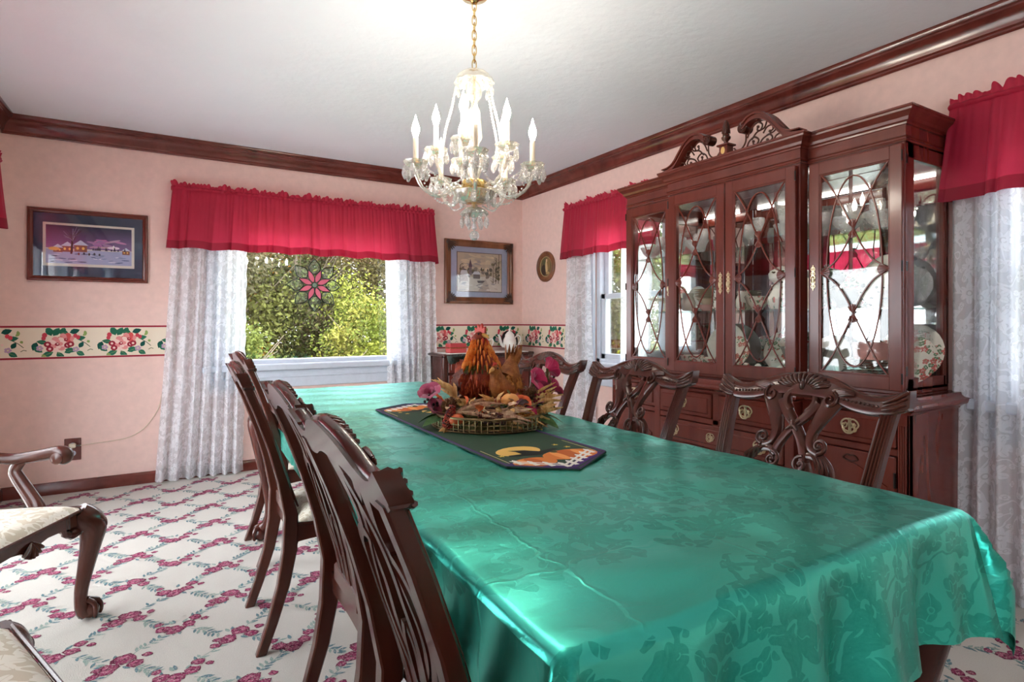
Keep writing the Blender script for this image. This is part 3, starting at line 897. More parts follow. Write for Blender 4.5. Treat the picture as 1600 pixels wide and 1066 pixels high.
def bail_pull(parent, x, y, z, s=1.0):
    """pierced bat-wing back plate with a swinging bail"""
    fn = lambda u, v, d: (x + u * s, y - d, z + v * s)
    h = MB()
    for sg in (-1, 1):
        h.ribbon(cr([(0, .022), (sg * .014, .026), (sg * .028, .018), (sg * .034, .004), (sg * .026, -.008), (sg * .014, -.006), (sg * .012, .006), (sg * .02, .010)], 4), .006, fn, 0, .003)
        h.ribbon(cr([(sg * .026, -.008), (sg * .022, -.02), (sg * .01, -.024), (0, -.032)], 4), .007, fn, 0, .003)
        h.ball(fn(sg * .022, .004, .006), .006 * s, n=8, m=6)
    h.ribbon([(0, .03), (0, -.03)], [.012, .012], fn, 0, .003)
    h.ribbon(cr([(-.012, .0), (0, .014), (.012, 0), (0, -.014)], 4), .005, fn, 0, .0032)
    h.tube([fn(u, v, d) for u, v, d in cr([(-.022, .004, .007), (-.024, -.010, .011), (-.014, -.026, .013), (0, -.030, .014), (.014, -.026, .013), (.024, -.010, .011), (.022, .004, .007)], 4)], .0028 * s, 8)
    return h.build('bail_pull', M['brass'], parent)
def drawer(x0, x1, z0, z1, f, pulls, keys=()):
    d = MB(); d.box(x0, x1, f - .006, f + .02, z0, z1, .004)
    d.box(x0 + .018, x1 - .018, f - .013, f, z0 + .02, z1 - .02, .0055)
    o = d.build('drawer', M['cherry'], cab)
    for p in pulls: bail_pull(o, p, f - .013, (z0 + z1) / 2 + .004, 1.05)
    for p in keys: bail_pull(o, p, f - .013, (z0 + z1) / 2, .72)
    return o
drawer(-BCW + .048, -.022, .628, .752, BC, [-.215])
drawer(.022, BCW - .048, .628, .752, BC, [.19])
drawer(-BCW + .048, BCW - .048, .473, .592, BC, [-.27, .27], [-.02])
for sg in (-1, 1):
    a, c = sorted((sg * (BCW + .048), sg * (BW - .048)))
    drawer(a, c, .628, .752, BF, [(a + c) / 2])
    # lower door with a cyma-cut raised panel
    d = MB(); f = BF
    d.box(a, c, f - .006, f + .02, .113, .592, .004)
    top = cr([(a + .03, .47), ((a * 3 + c) / 4, .50), ((a + c) / 2, .54), ((a + 3 * c) / 4, .50), (c - .03, .47)], 6)
    d.prism([(a + .03, .15)] + top + [(c - .03, .15)], lambda u, v, q: (u, q, v), f - .013, f)
    o = d.build('lower_door', M['cherry'], cab)
    k = MB(); fn = lambda u, v, q: ((a + c) / 2 + sg * -.0 + u, f - .006 - q, .555 + v)
    for s2 in (-1, 1): k.ribbon(cr([(0, .012), (s2 * .016, .014), (s2 * .03, 0), (s2 * .018, -.008), (0, -.012)], 4), .006, fn, 0, .008)
    k.build('carved_ornament', M['chairwood'], o)
    hg = MB(); 
    for z in (.2, .5): hg.tube([(c - .002 if sg > 0 else a + .002, f - .008, z - .03), (c - .002 if sg > 0 else a + .002, f - .008, z + .03)], .005, 8)
    hg.build('hinge', M['iron'], o)
for a, c in ((-BCW + .048, -.006), (.006, BCW - .048)):
    d = MB(); d.box(a, c, BC - .006, BC + .02, .113, .442, .004); d.box(a + .035, c - .035, BC - .013, BC, .15, .405, .006)
    o = d.build('lower_door', M['cherry'], cab); bail_pull(o, c - .02 if a < 0 else a + .02, BC - .008, .29, .8)
# --- hutch frame
h = MB()
h.box(-HW, HW, FW + .004, -.003, .832, .862, .003); h.box(-CW, CW, FC + .004, FW + .02, .832, .862, .003)
h.box(-HW, HW, FW + .004, -.003, 1.862, 1.94); h.box(-CW, CW, FC + .004, FW + .02, 1.862, 1.94)
h.box(-HW, HW, -.022, -.003, .86, 1.90)
for sx in (-1, 1):
    h.box(sx * HW, sx * (HW - .03), FW, FW + .03, .845, 1.87, .003)          # front corner post
    h.box(sx * HW, sx * (HW - .03), -.05, -.01, .845, 1.87, .003)
    h.box(sx * HW, sx * (HW - .022), FW + .02, -.03, .845, .90, .003); h.box(sx * HW, sx * (HW - .022), FW + .02, -.03, 1.805, 1.87, .003)
    h.box(sx * HW, sx * (HW - .022), FW + .02, FW + .075, .845, 1.87, .003)
    h.box(sx * (CW - .002), sx * (CW - .022), FC + .003, FC + .065, .845, 1.87, .003)    # centre breakfront posts
    h.box(sx * (CW + .002), sx * (CW + .018), FW + .003, FW + .03, .845, 1.87, .003)
h.build('hutch_frame', M['cherry'], cab)
mr = MB()
for x0, x1 in ((-HW + .03, -.42), (-.40, -.012), (.012, .40), (.42, HW - .03)): mr.box(x0, x1, -.027, -.0225, .865, 1.86)
mr.build('mirror_back', M['mirror'], cab)
cn = MB()
CPR = [(-.02, 1.868), (.006, 1.868), (.009, 1.874), (.004, 1.880), (.004, 1.885), (.010, 1.889), (.004, 1.893), (.003, 1.935), (.009, 1.937), (.010, 1.944), (.018, 1.950), (.022, 1.962), (.034, 1.976), (.042, 1.982), (.044, 1.990), (.048, 1.994), (.048, 2.002), (-.02, 2.002)]
mould(cn, hpath, CPR)
cn.box(-HW, HW, FW, -.003, 1.96, 2.001); cn.box(-CW, CW, FC, FW, 1.96, 2.001)
cn.build('cornice', M['cherry'], cab, angle=22)
# glass shelves and side panes
for z in (1.19, 1.53):
    MB().box(-HW + .035, HW - .035, FW + .06, -.03, z - .004, z + .004, .001).build('glass_shelf', M['shelf_glass'], cab)
for sx in (-1, 1):
    MB().box(sx * (HW - .008), sx * (HW - .013), FW + .075, -.05, .90, 1.805).build('side_pane', M['door_glass'], cab)
    for z in (.93, 1.36, 1.80): MB().box(sx * (HW + .001), sx * (HW - .004), FW + .006, FW + .02, z - .02, z + .02, .001).build('hinge', M['iron'], cab)
for x in (-.62, -.2, .2, .62):
    MB().box(x - .14, x + .14, -.350, -.335, 1.850, 1.8615, .002).build('added_fill_strip', M['hutch_fill'], cab)  # hidden glowing strip added to brighten the hutch interior
# --- latticed doors
def fan(mb, fn, x, z, ang, s):
    q = lambda u, v: (x + (u * cos(ang) - v * sin(ang)) * s, z + (u * sin(ang) + v * cos(ang)) * s)
    for k in range(-2, 3):
        a = pi / 2 + k * .3
        p0, p1 = q(0, 0), q(cos(a) * 1.0, sin(a) * (1.0 - .06 * abs(k)))
        mb.tube([fn(p0[0], p0[1], .002), fn((p0[0] + p1[0]) / 2, (p0[1] + p1[1]) / 2, .005), fn(p1[0], p1[1], .003)], [.0022, .0036, .0028], 6)
    mb.prism([q(0, -.05), q(.5, .85), q(.22, 1.02), q(0, 1.06), q(-.22, 1.02), q(-.5, .85)], fn, -.002, .003)
def hutch_door(x0, x1, f, handle_side):
    fn = lambda u, v, d: (u, f - .012 - d, v)
    z0, z1 = .848, 1.860; st = .046
    gx0, gx1, gz0, gz1 = x0 + st, x1 - st, .902, 1.806
    d = MB()
    d.box(x0, gx0 + .004, f - .018, f + .004, z0, z1, .003); d.box(gx1 - .004, x1, f - .018, f + .004, z0, z1, .003)
    d.box(gx0, gx1, f - .0178, f + .004, z0, gz0 + .004, .003); d.box(gx0, gx1, f - .0178, f + .004, gz1 - .004, z1, .003)
    o = d.build('hutch_door', M['cherry'], cab)
    bd = MB()
    for a, b2, c, e in ((gx0, gx0 + .010, gz0, gz1), (gx1 - .010, gx1, gz0, gz1)): bd.box(a, b2, f - .014, f - .002, c, e, .003)
    bd.box(gx0, gx1, f - .014, f - .002, gz0, gz0 + .010, .003); bd.box(gx0, gx1, f - .014, f - .002, gz1 - .010, gz1, .003)
    bd.build('glazing_bead', M['cherry'], o)
    MB().box(gx0, gx1, f - .004, f - .001, gz0, gz1).build('pane', M['door_glass'], o)
    cx = (gx0 + gx1) / 2; hx = (gx1 - gx0) / 2 - .004; hz = gz1 - gz0
    W = lambda u, v: (cx + u * hx, gz0 + v * hz)
    L = MB(); F3 = lambda p, d=0.0: fn(p[0], p[1], d - .004)
    ell = [W(.80 * cos(2 * pi * k / 48), .5 + .462 * sin(2 * pi * k / 48)) for k in range(48)]
    L.tube([F3(p) for p in ell], .0042, 6, closed=True)
    for sg in (-1, 1):
        for up in (0, 1):
            pts = [(-1, 1), (-.74, .945), (-.48, .87), (0, .705), (.26, .615), (.58, .545), (1, .503)]
            pts = [W(sg * u, v if up else 1 - v) for u, v in cr(pts, 5)]
            L.tube([F3(p, .002) for p in pts], .0042, 6)
    L.build('lattice', M['cherry'], o)
    for v, a in ((.705, 0), (.705, pi), (.295, 0), (.295, pi)):
        p = W(0, v + (.006 if a == 0 else -.006)); FO = MB(); fan(FO, fn, p[0], p[1], a, .034); FO.build('carved_fan', M['cherry'], o)
    for u, a in ((-.98, -pi / 2), (.98, pi / 2)):
        p = W(u, .5); FO = MB(); fan(FO, fn, p[0], p[1], a, .042); FO.build('carved_fan', M['cherry'], o)
    # brass escutcheon
    hxp = x1 - .022 if handle_side > 0 else x0 + .022
    fe = lambda u, v, q: (hxp + u, f - .018 - q, 1.335 + v)
    e = MB()
    for sv in (-1, 1):
        e.ribbon([(0, 0), (0, sv * .058)], [.007, .003], fe, 0, .003)
        for sg in (-1, 1):
            for zz in (.018, .038):
                e.ribbon(cr([(0, sv * (zz - .01)), (sg * .009, sv * zz), (sg * .004, sv * (zz + .01)), (0, sv * (zz + .006))], 4), .0035, fe, 0, .0028)
    e.ribbon(cr([(-.010, 0), (0, .012), (.010, 0), (0, -.012), (-.010, 0)], 4), .005, fe, 0, .004)
    e.tube([fe(u, v, q) for u, v, q in ((0, .004, .004), (0, .002, .012), (0, -.012, .013), (0, -.022, .010))], .003, 8)
    e.build('brass_escutcheon', M['brass'], o)
    for z in (.90, 1.36, 1.81):
        xh = x0 if handle_side > 0 else x1
        MB().tube([(xh, f - .019, z - .022), (xh, f - .019, z + .022)], .0035, 8).build('hinge', M['iron'], o)
    return o
hutch_door(-HW + .003, -CW - .016, FW, 1)
hutch_door(-CW + .012, -.003, FC, 1)
hutch_door(.003, CW - .012, FC, -1)
hutch_door(CW + .016, HW - .003, FW, -1)
# --- pediment
ped = MB(); yf = FC - .03
fp = lambda u, v, d: (u, yf + .055 - d, v)
def swan(sg):
    pts = cr([(.425, 2.006), (.375, 2.010), (.335, 2.030), (.295, 2.075), (.255, 2.120), (.205, 2.146), (.155, 2.142), (.118, 2.116)], 6)
    pts = [(sg * u, v) for u, v in pts]
    m = MB()
    m.ribbon(pts, [.010 + .024 * min(1, i / 14) for i in range(len(pts))], fp, 0, .056)
    m.ribbon([(u, v + .013) for u, v in pts], [.006 + .008 * min(1, i / 14) for i in range(len(pts))], fp, .0, .066)
    m.ribbon([(u, v - .012) for u, v in pts], [.004 + .005 * min(1, i / 14) for i in range(len(pts))], fp, .0, .062)
    return m
pr = empty('pediment', (0, 0, 0)); pr.parent = cab
for sg in (-1, 1):
    swan(sg).build('swan_neck', M['cherry'], pr, angle=30)
    rs = MB(); rs.lathe([(0, -.03), (.026, -.03), (.027, .026), (.024, .030), (.020, .028), (.016, .033), (.008, .030), (0, .036)], 18, (sg * .112, yf + .03, 2.112), axis='-y')
    for k in range(8): rs.ball((sg * .112 + .014 * cos(k * pi / 4), yf - .002, 2.112 + .014 * sin(k * pi / 4)), .006, .004, .006, 6, 5)
    rs.build('rosette', M['chairwood'], pr)
    fr = MB(); ff = lambda u, v: (sg * u, yf + .03, v)
    def scroll(pts, r=.0045): fr.tube([ff(u, v) for u, v in cr(pts, 5)], r, 6)
    scroll([(.045, 2.03), (.065, 2.012), (.095, 2.018), (.115, 2.045), (.118, 2.085)])
    scroll([(.12, 2.008), (.135, 2.04), (.165, 2.055), (.19, 2.035), (.178, 2.015), (.160, 2.02), (.160, 2.034)])
    scroll([(.125, 2.06), (.145, 2.10), (.18, 2.125), (.21, 2.105), (.20, 2.08), (.182, 2.085), (.186, 2.10)])
    scroll([(.15, 2.045), (.18, 2.075), (.22, 2.085), (.235, 2.115)])
    scroll([(.19, 2.008), (.215, 2.035), (.25, 2.045), (.265, 2.025), (.25, 2.012), (.238, 2.022)])
    scroll([(.215, 2.06), (.235, 2.085), (.262, 2.088), (.268, 2.066), (.252, 2.060)])
    scroll([(.27, 2.008), (.285, 2.03), (.31, 2.036), (.318, 2.018), (.305, 2.010)])
    scroll([(.235, 2.045), (.275, 2.055), (.285, 2.075)])
    for u, v in ((.16, 2.034), (.186, 2.10), (.238, 2.022), (.252, 2.06), (.305, 2.012)): fr.ball(ff(u, v), .0075, n=8, m=6)
    fr.build('fretwork', M['chairwood'], pr)
fi = MB(); fi.box(-.026, .026, yf, yf + .052, 2.0, 2.052, .003); fi.box(-.036, .036, yf - .01, yf + .062, 2.05, 2.06, .003)
fi.build('pedestal', M['cherry'], pr)
MB().ball((0, yf - .001, 2.026), .013, .002, .019, 14, 8).build('inlaid_oval', plain('pale_inlay', srgb(225, 180, 110), .3), pr)
ur = MB(); yc = yf + .026
ur.lathe([(0, 2.06), (.016, 2.06), (.018, 2.066), (.010, 2.070), (.012, 2.078), (.022, 2.088), (.024, 2.098), (.016, 2.106), (.018, 2.110), (.014, 2.116), (.018, 2.124), (.0185, 2.14), (.014, 2.165), (.007, 2.182), (0, 2.19)], 16, (0, yc, 0))
for k in range(8):
    a = k * pi / 4
    ur.tube([(cos(a + t * .5) * .019 * (1 - .85 * t ** 2), yc + sin(a + t * .5) * .019 * (1 - .85 * t ** 2), 2.118 + .068 * t) for t in (0, .2, .4, .6, .8, 1)], .0035, 5)
ur.build('finial', M['chairwood'], pr)

# ------------------------------------------------------------------ things in the cabinet
def cpt(x, y, z): return (CX + y, CYc - x, z)      # cabinet local to world
PLATE = [(0, 0), (.06, 0), (.062, .002), (.068, .004), (.1, .014), (.128, .017), (.13, .019), (.1, .017), (.068, .007), (0, .005)]
def plate_mesh(r, mat, name='plate'):
    k = r / .13; return MB().lathe([(a * k, b * k) for a, b in PLATE], 28).build(name, mat)
ORD = ['first', 'second', 'third', 'fourth', 'fifth', 'sixth', 'seventh', 'eighth', 'ninth', 'tenth', 'eleventh', 'twelfth', 'thirteenth', 'fourteenth', 'fifteenth', 'sixteenth', 'seventeenth', 'eighteenth']
def stand_plate(x, y, z, r, mat, label, lean=14, group='plates standing in the china cabinet'):
    o = plate_mesh(r, mat); put(o, cpt(x, y, z + r * cos(R(lean)) + .003), R(-90), R(90 - lean)); tag(o, label, 'plate', group); return o
def stack(x, y, z, r, n, mat, label, group):
    p0 = None
    for k in range(n):
        if p0 is None: o = p0 = plate_mesh(r, mat)
        else: o = p0.copy(); C.objects.link(o)
        put(o, cpt(x, y, z + .001 + k * .0105), k * .7); tag(o, ORD[k] + ' from the bottom, ' + label, 'plate', group)
def vessel(name, prof, x, y, z, mat, label, cat, group=None, n=24, wob=None, parts=None):
    o = MB().lathe(prof, n, wob=wob).build(name, mat); put(o, cpt(x, y, z + .001), R(-90)); tag(o, label, cat, group)
    if parts: parts(o)
    return o
GOB = [(0, 0), (.028, 0), (.029, .003), (.006, .008), (.0045, .03), (.006, .058), (.012, .066), (.026, .082), (.031, .11), (.029, .145), (.0275, .145), (.029, .11), (.024, .085), (.010, .070), (0, .068)]
VASE = [(0, 0), (.05, 0), (.052, .006), (.03, .02), (.028, .04), (.05, .075), (.062, .13), (.075, .2), (.086, .215), (.083, .217), (.07, .195), (.058, .13), (.046, .08), (.02, .05), (0, .048)]
BOWLP = [(0, 0), (.045, 0), (.046, .008), (.05, .012), (.085, .04), (.105, .075), (.112, .085), (.108, .086), (.1, .075), (.08, .043), (.045, .017), (0, .014)]
cut = lambda a, z: 1 + .035 * cos(a * 14)
flu = lambda a, z: 1 + .05 * cos(a * 9) * min(1, z * 8)
zt = 1.535
gsrc = None
for i, (x, y) in enumerate([(-.76, -.10), (-.69, -.22), (-.62, -.10), (-.55, -.22), (-.47, -.12), (-.33, -.24), (-.25, -.12), (-.18, -.26), (-.09, -.14), (.07, -.28), (.33, -.12), (.36, -.27), (.47, -.12), (.52, -.24), (.58, -.12), (.64, -.24), (.70, -.12), (.76, -.22)]):
    if gsrc is None: o = gsrc = MB().lathe(GOB, 16, wob=lambda a, z: 1 + (.04 * cos(a * 10) if z > .07 else 0)).build('crystal_goblet', M['crystal'])
    else: o = gsrc.copy(); C.objects.link(o)
    put(o, cpt(x, y, zt)); tag(o, ORD[i] + ' cut crystal goblet from the left on the top cabinet shelf', 'goblet', 'crystal goblets on the top cabinet shelf')
vessel('crystal_vase', VASE, .20, -.19, zt, M['crystal'], 'tall flared cut crystal vase behind the third cabinet door, top shelf', 'vase', wob=flu)
vessel('cream_vase', [(a * .9, b * .98) for a, b in VASE], .135, -.09, zt, M['china_cream'], 'cream flared vase at the back of the top cabinet shelf', 'vase')
# red glass bird figurine, top shelf
bird = MB(); bird.tube([(0, 0, .0), (0, 0, .05), (.004, 0, .075), (.012, 0, .095), (.02, 0, .10)], [.012, .011, .012, .008, .002], 10); bird.tube([(-.004, 0, .045), (-.02, 0, .03), (-.03, 0, .015)], [.008, .006, .001], 8)
o = bird.build('red_figurine', plain('red_glaze', srgb(200, 60, 50), .2)); put(o, cpt(-.13, -.33, zt), R(-90)); tag(o, 'small red ceramic figurine on the top shelf behind the second door', 'figurine')
for x, y, s_, lb in ((-.68, -.31, .62, 'small cut crystal bowl at the front of the top shelf behind the leftmost door'), (-.30, -.33, .62, 'small cut crystal bowl at the front of the top shelf, second door'), (.29, -.34, .70, 'cut crystal bowl right of the flared vase on the top shelf'), (.56, -.33, .62, 'left of two small crystal bowls on the top shelf, right door'), (.70, -.32, .66, 'right of two small crystal bowls on the top shelf, right door')):
    vessel('crystal_bowl', [(a * s_, b * s_ * 1.25) for a, b in BOWLP], x, y, zt, M['crystal'], lb, 'bowl', wob=cut)
zm = 1.195
# middle shelf
stand_plate(-.63, -.12, zm, .085, M['china_flower'], 'small flowered plate standing on the middle shelf behind the leftmost door')
o = MB().lathe([(0, 0), (.11, 0), (.14, .012), (.142, .016), (.11, .008), (0, .006)], 30, sx=1, sy=.55).build('oval_dish', M['china_cream']); put(o, cpt(-.62, -.24, zm + .07), R(-90)); tag(o, 'long cream oval dish raised on a foot behind the leftmost door', 'dish')
MB().lathe([(.03, -.07), (.032, -.065), (.014, -.05), (.012, -.02), (.03, 0), (.03, .003)], 16).build('foot', M['china_cream'], o)
stack(-.315, -.22, zm + .075, .075, 5, M['china_cream'], 'cream plate in the stack behind the second door', 'cream plates stacked behind the second door')
for k in range(2):
    o = MB().lathe([(a * .55, b * .42) for a, b in BOWLP], 20).build('soup_bowl', M['china_pink' if k == 0 else 'china_cream']); put(o, cpt(-.315, -.22, zm + .001 + k * .037)); tag(o, 'pink soup bowl at the bottom of the stack behind the second door' if k == 0 else 'cream soup bowl under the plate stack behind the second door', 'bowl')
def cup(x, y, z, label, side=-1):
    o = MB().lathe([(0, 0), (.026, 0), (.028, .004), (.036, .02), (.040, .055), (.0385, .055), (.034, .02), (.024, .006), (0, .005)], 20).build('tea_cup', M['china_leaf']); put(o, cpt(x, y, z + .001), R(-90)); tag(o, label, 'cup')
    MB().tube(cr([(side * .038, 0, .046), (side * .056, 0, .046), (side * .062, 0, .03), (side * .05, 0, .014), (side * .034, 0, .014)], 5), .0035, 8).build('handle', M['china'], o)
cup(-.165, -.29, zm, 'leaf-patterned tea cup at the bottom of two stacked cups behind the second door')
cup(-.160, -.29, zm + .057, 'leaf-patterned tea cup stacked on another cup behind the second door')
def lid(o):
    MB().lathe([(.094, .09), (.09, .1), (.06, .118), (.02, .13), (.012, .135), (.015, .145), (.008, .152), (0, .153)], 24).build('lid', M['china_leaf'], o)
vessel('covered_tureen', [(0, 0), (.05, 0), (.052, .008), (.04, .018), (.07, .035), (.094, .06), (.097, .088), (.094, .09), (0, .09)], .19, -.20, zm + .10, M['china_leaf'], 'leaf-patterned covered tureen behind the third door, middle shelf', 'tureen', parts=lid)
vessel('footed_stand', [(0, 0), (.06, 0), (.062, .01), (.025, .03), (.03, .06), (.07, .085), (.072, .098), (0, .098)], .19, -.20, zm, M['china_flower'], 'flowered footed stand carrying the covered tureen behind the third door', 'stand')
def kh(o):
    MB().tube(cr([(.06, 0, .06), (.095, 0, .08), (.11, 0, .055), (.09, 0, .03), (.065, 0, .02)], 5), .006, 8).build('handle', plain('coral_glaze', srgb(215, 95, 70), .25), o)
vessel('cream_pitcher', [(0, 0), (.05, 0), (.062, .02), (.066, .05), (.05, .08), (.04, .1), (.05, .12), (.048, .12), (.036, .1), (0, .09)], .235, -.33, zm, M['china_flower'], 'small flowered pitcher with a coral handle on the middle shelf', 'pitcher', parts=kh)
vessel('cream_tankard', [(0, 0), (.03, 0), (.032, .15), (.03, .15), (.028, .01), (0, .01)], .345, -.25, zm, M['china_cream'], 'tall cream tumbler beside the covered tureen', 'tumbler')
stand_plate(.625, -.10, zm, .125, M['china_leaf'], 'large leaf-patterned plate standing on the middle shelf behind the right door', 12)
stand_plate(.74, -.16, zm, .09, M['crystal'], 'cut glass plate standing in the right end of the middle shelf', 12)
vessel('leaf_bowl', [(a * .75, b * .85) for a, b in BOWLP], .66, -.27, zm, M['china_leaf'], 'leaf-patterned serving bowl in front of the standing leaf plate', 'bowl')
vessel('crystal_bowl', [(a * .6, b) for a, b in BOWLP], .50, -.25, zm, M['crystal'], 'cut crystal bowl at the left of the right door, middle shelf', 'bowl', wob=cut)
vessel('flowered_bowl', [(a * .6, b * .8) for a, b in BOWLP], .08, -.30, zm, M['china_flower'], 'small flowered bowl left of the tureen, middle shelf', 'bowl')
vessel('cream_jug', [(0, 0), (.03, 0), (.042, .02), (.044, .05), (.03, .085), (.034, .105), (.032, .105), (.026, .085), (0, .08)], -.05, -.24, zm, M['china_flower'], 'round flowered jug right of the stacked cups', 'jug')
vessel('cream_jug', [(0, 0), (.03, 0), (.042, .02), (.044, .05), (.03, .085), (.034, .105), (.032, .105), (.026, .085), (0, .08)], -.42 + .03, -.30, zm, M['china'], 'round white jug left of the plate stack', 'jug')
stand_plate(-.50, -.09, zm, .08, M['china'], 'plain white plate standing behind the oval dish')
stand_plate(.50, -.08, zm, .10, M['china_flower'], 'flowered plate standing behind the crystal bowl, right door')
# lower shelf
zb = .864
for i, (x, y, s, lb) in enumerate(((-.70, -.22, .75, 'cut crystal bowl behind the leftmost door, bottom shelf'), (-.55, -.18, .95, 'wide cut crystal bowl beside the small one behind the leftmost door'))):
    vessel('crystal_bowl', [(a * s, b * s) for a, b in BOWLP], x, y, zb, M['crystal'], lb, 'bowl', wob=cut)
stand_plate(-.28, -.09, zb, .13, M['china'], 'plain white platter standing behind the second door, bottom shelf', 18)
stand_plate(-.15, -.17, zb, .095, M['china_flower'], 'flower-rimmed plate leaning in front of the white platter', 20)
vessel('flowered_bowl', [(a * .9, b * .7) for a, b in BOWLP], -.22, -.30, zb, M['china_flower'], 'low flowered bowl at the front of the second door, bottom shelf', 'bowl')
vessel('crystal_bowl', [(a, b * 1.6) for a, b in BOWLP], .25, -.16, zb, M['crystal'], 'deep cut crystal bowl behind the third door, bottom shelf', 'bowl', wob=cut)
stand_plate(.11, -.12, zb, .11, M['china_flower'], 'flowered plate standing at the left of the third door, bottom shelf', 16)
o = MB().lathe([(0, 0), (.11, 0), (.14, .012), (.142, .016), (.11, .008), (0, .006)], 30, sx=1, sy=.6).build('oval_platter', M['china']); put(o, cpt(.22, -.29, zb + .002), R(-70), R(14)); tag(o, 'white oval platter lying tilted behind the third door', 'platter')
for i, (x, y, m, lb) in enumerate(((.07, -.38, 'china_flower', 'left of the row'), (.15, -.395, 'china', 'second in the row'), (.27, -.39, 'china_flower', 'third in the row'), (.35, -.385, 'china_cream', 'right of the row'))):
    vessel('small_jar', [(0, 0), (.018, 0), (.023, .012), (.022, .03), (.014, .04), (.016, .046), (.008, .054), (0, .056)], x, y, zb, M[m], 'tiny lidded porcelain jar, %s behind the third door' % lb, 'jar')
stand_plate(.35, -.08, zb, .10, M['china'], 'white plate standing at the right of the third door, bottom shelf')
vessel('flowered_bowl', [(a * .62, b * .8) for a, b in BOWLP], -.36, -.30, zb, M['china_flower'], 'small flowered bowl at the left of the second door, bottom shelf', 'bowl')
vessel('crystal_bowl', [(a * .7, b) for a, b in BOWLP], -.62, -.32, zb, M['crystal'], 'cut crystal bowl at the front behind the leftmost door, bottom shelf', 'bowl', wob=cut)
stack(.62, -.22, zb, .125, 9, M['china_flower'], 'dinner plate in the tall stack behind the right door', 'dinner plates stacked behind the right door')
vessel('pink_dish', [(0, 0), (.09, 0), (.092, .01), (.098, .06), (.1, .075), (.096, .075), (.09, .014), (0, .012)], .63, -.22, zb + .098, M['china_pink'], 'pale pink glass dish on top of the dinner plates', 'dish', wob=cut)
stand_plate(.72, -.10, zb, .13, M['china_flower'], 'big rose-decorated plate standing at the right end of the bottom shelf', 14)
stand_plate(.775, -.235, zb, .105, M['china_flower'], 'rose plate leaning by the right side pane of the cabinet', 16)
o = MB().prism([(-.035, 0), (.035, 0), (.012, .07), (-.02, .055)], lambda u, v, d: (u, d, v), 0, .02).build('napkin', plain('white_linen', srgb(235, 236, 240), .8)); put(o, cpt(.475, -.33, zb + .001), R(-90)); tag(o, 'folded white linen napkin left of the dinner plates', 'napkin')

# ================================================================== DINING TABLE AND CLOTH
TZ = .768                            # cloth top
tab = thing('dining_table', 'long mahogany dining table mostly hidden under the green cloth', 'table', (.855, 1.88, 0))
MB().box(-.470, .462, -1.355, 1.345, .725, .760, .008).build('tabletop', M['mahogany'], tab)
ap = MB()
ap.box(-.43, .43, -1.30, -1.275, .64, .725, .003); ap.box(-.43, .43, 1.26, 1.285, .64, .725, .003)
ap.box(-.43, -.405, -1.30, 1.285, .64, .725, .003); ap.box(.405, .43, -1.30, 1.285, .64, .725, .003)
ap.build('apron', M['mahogany'], tab)
def cabriole(mb, x, y, zt, h0, ox, oy, s=1.0, claw=True):
    """S-curved leg from the seat rail (height zt) to the floor, pushing out along (ox, oy)."""
    path = [(0, 0, 1.0, .036), (.10, 0, .93, .044), (.20, 0, .84, .042), (.18, 0, .70, .033), (.12, 0, .50, .0255), (.06, 0, .30, .0210), (.05, 0, .17, .0195), (.08, 0, .09, .023), (.12, 0, .060, .025)]
    pts = cr([(p[0], p[2], p[3]) for p in path], 4)
    L = hypot(ox, oy); ux, uy = ox / L, oy / L; amp = .16 * s * zt / .42
    mb.tube([(x + ux * a * amp * 1.4, y + uy * a * amp * 1.4, z * zt + h0) for a, z, r in pts], [r * s for a, z, r in pts], 12, up=(ux, uy, 0))
    fx, fy = x + ux * .17 * amp * 1.4, y + uy * .17 * amp * 1.4
    mb.ball((fx, fy, .028 * s), .028 * s, n=14, m=10)
    for k in range(-1, 3):
        a = atan2(uy, ux) + k * pi / 2 * .85 - (.0 if k < 2 else -.4)
        q = [(fx - ux * .014 + cos(a) * .008 * s, fy - uy * .014 + sin(a) * .008 * s, .066 * s), (fx + cos(a) * .020 * s, fy + sin(a) * .020 * s, .054 * s), (fx + cos(a) * .030 * s, fy + sin(a) * .030 * s, .034 * s), (fx + cos(a) * .028 * s, fy + sin(a) * .028 * s, .008 * s)]
        mb.tube(cr(q, 3), [.0095 * s] * 4 + [.0080 * s] * 5 + [.005 * s], 8)
    for wx, wy in ((-ux, 0), (0, -uy)):                              # knee brackets under the rails
        w_ = hypot(wx, wy) or 1; wx, wy = wx / w_, wy / w_
        mb.tube(cr([(x + ux * .012, y + uy * .012, zt * .86 + h0), (x + wx * .035, y + wy * .035, zt * .83 + h0), (x + wx * .062, y + wy * .062, zt * .86 + h0), (x + wx * .075, y + wy * .075, zt * .90 + h0)], 4), [.02 * s] * 5 + [.014 * s] * 4 + [.009 * s] * 4, 8)
    # carved knee leaves
    for k in (-2, -1, 0, 1, 2):
        a = atan2(uy, ux) + k * .42
        q = [(x + ux * .10 * amp + cos(a) * .038 * s, y + uy * .10 * amp + sin(a) * .038 * s, zt * .96 + h0),
             (x + ux * .26 * amp + cos(a) * .040 * s, y + uy * .26 * amp + sin(a) * .040 * s, zt * .86 + h0),
             (x + ux * .22 * amp + cos(a) * .033 * s, y + uy * .22 * amp + sin(a) * .033 * s, zt * (.74 + .04 * abs(k)) + h0)]
        mb.tube(cr(q, 4), [.004 * s, .006 * s, .007 * s, .007 * s, .006 * s, .006 * s, .005 * s, .004 * s, .002 * s], 6)
    return mb
for sx in (-1, 1):
    for y in (-1.27, 1.255):
        cabriole(MB(), sx * .40, y, .70, .03, sx, 1 if y > 0 else -1, 1.25).build('leg', M['mahogany'], tab)

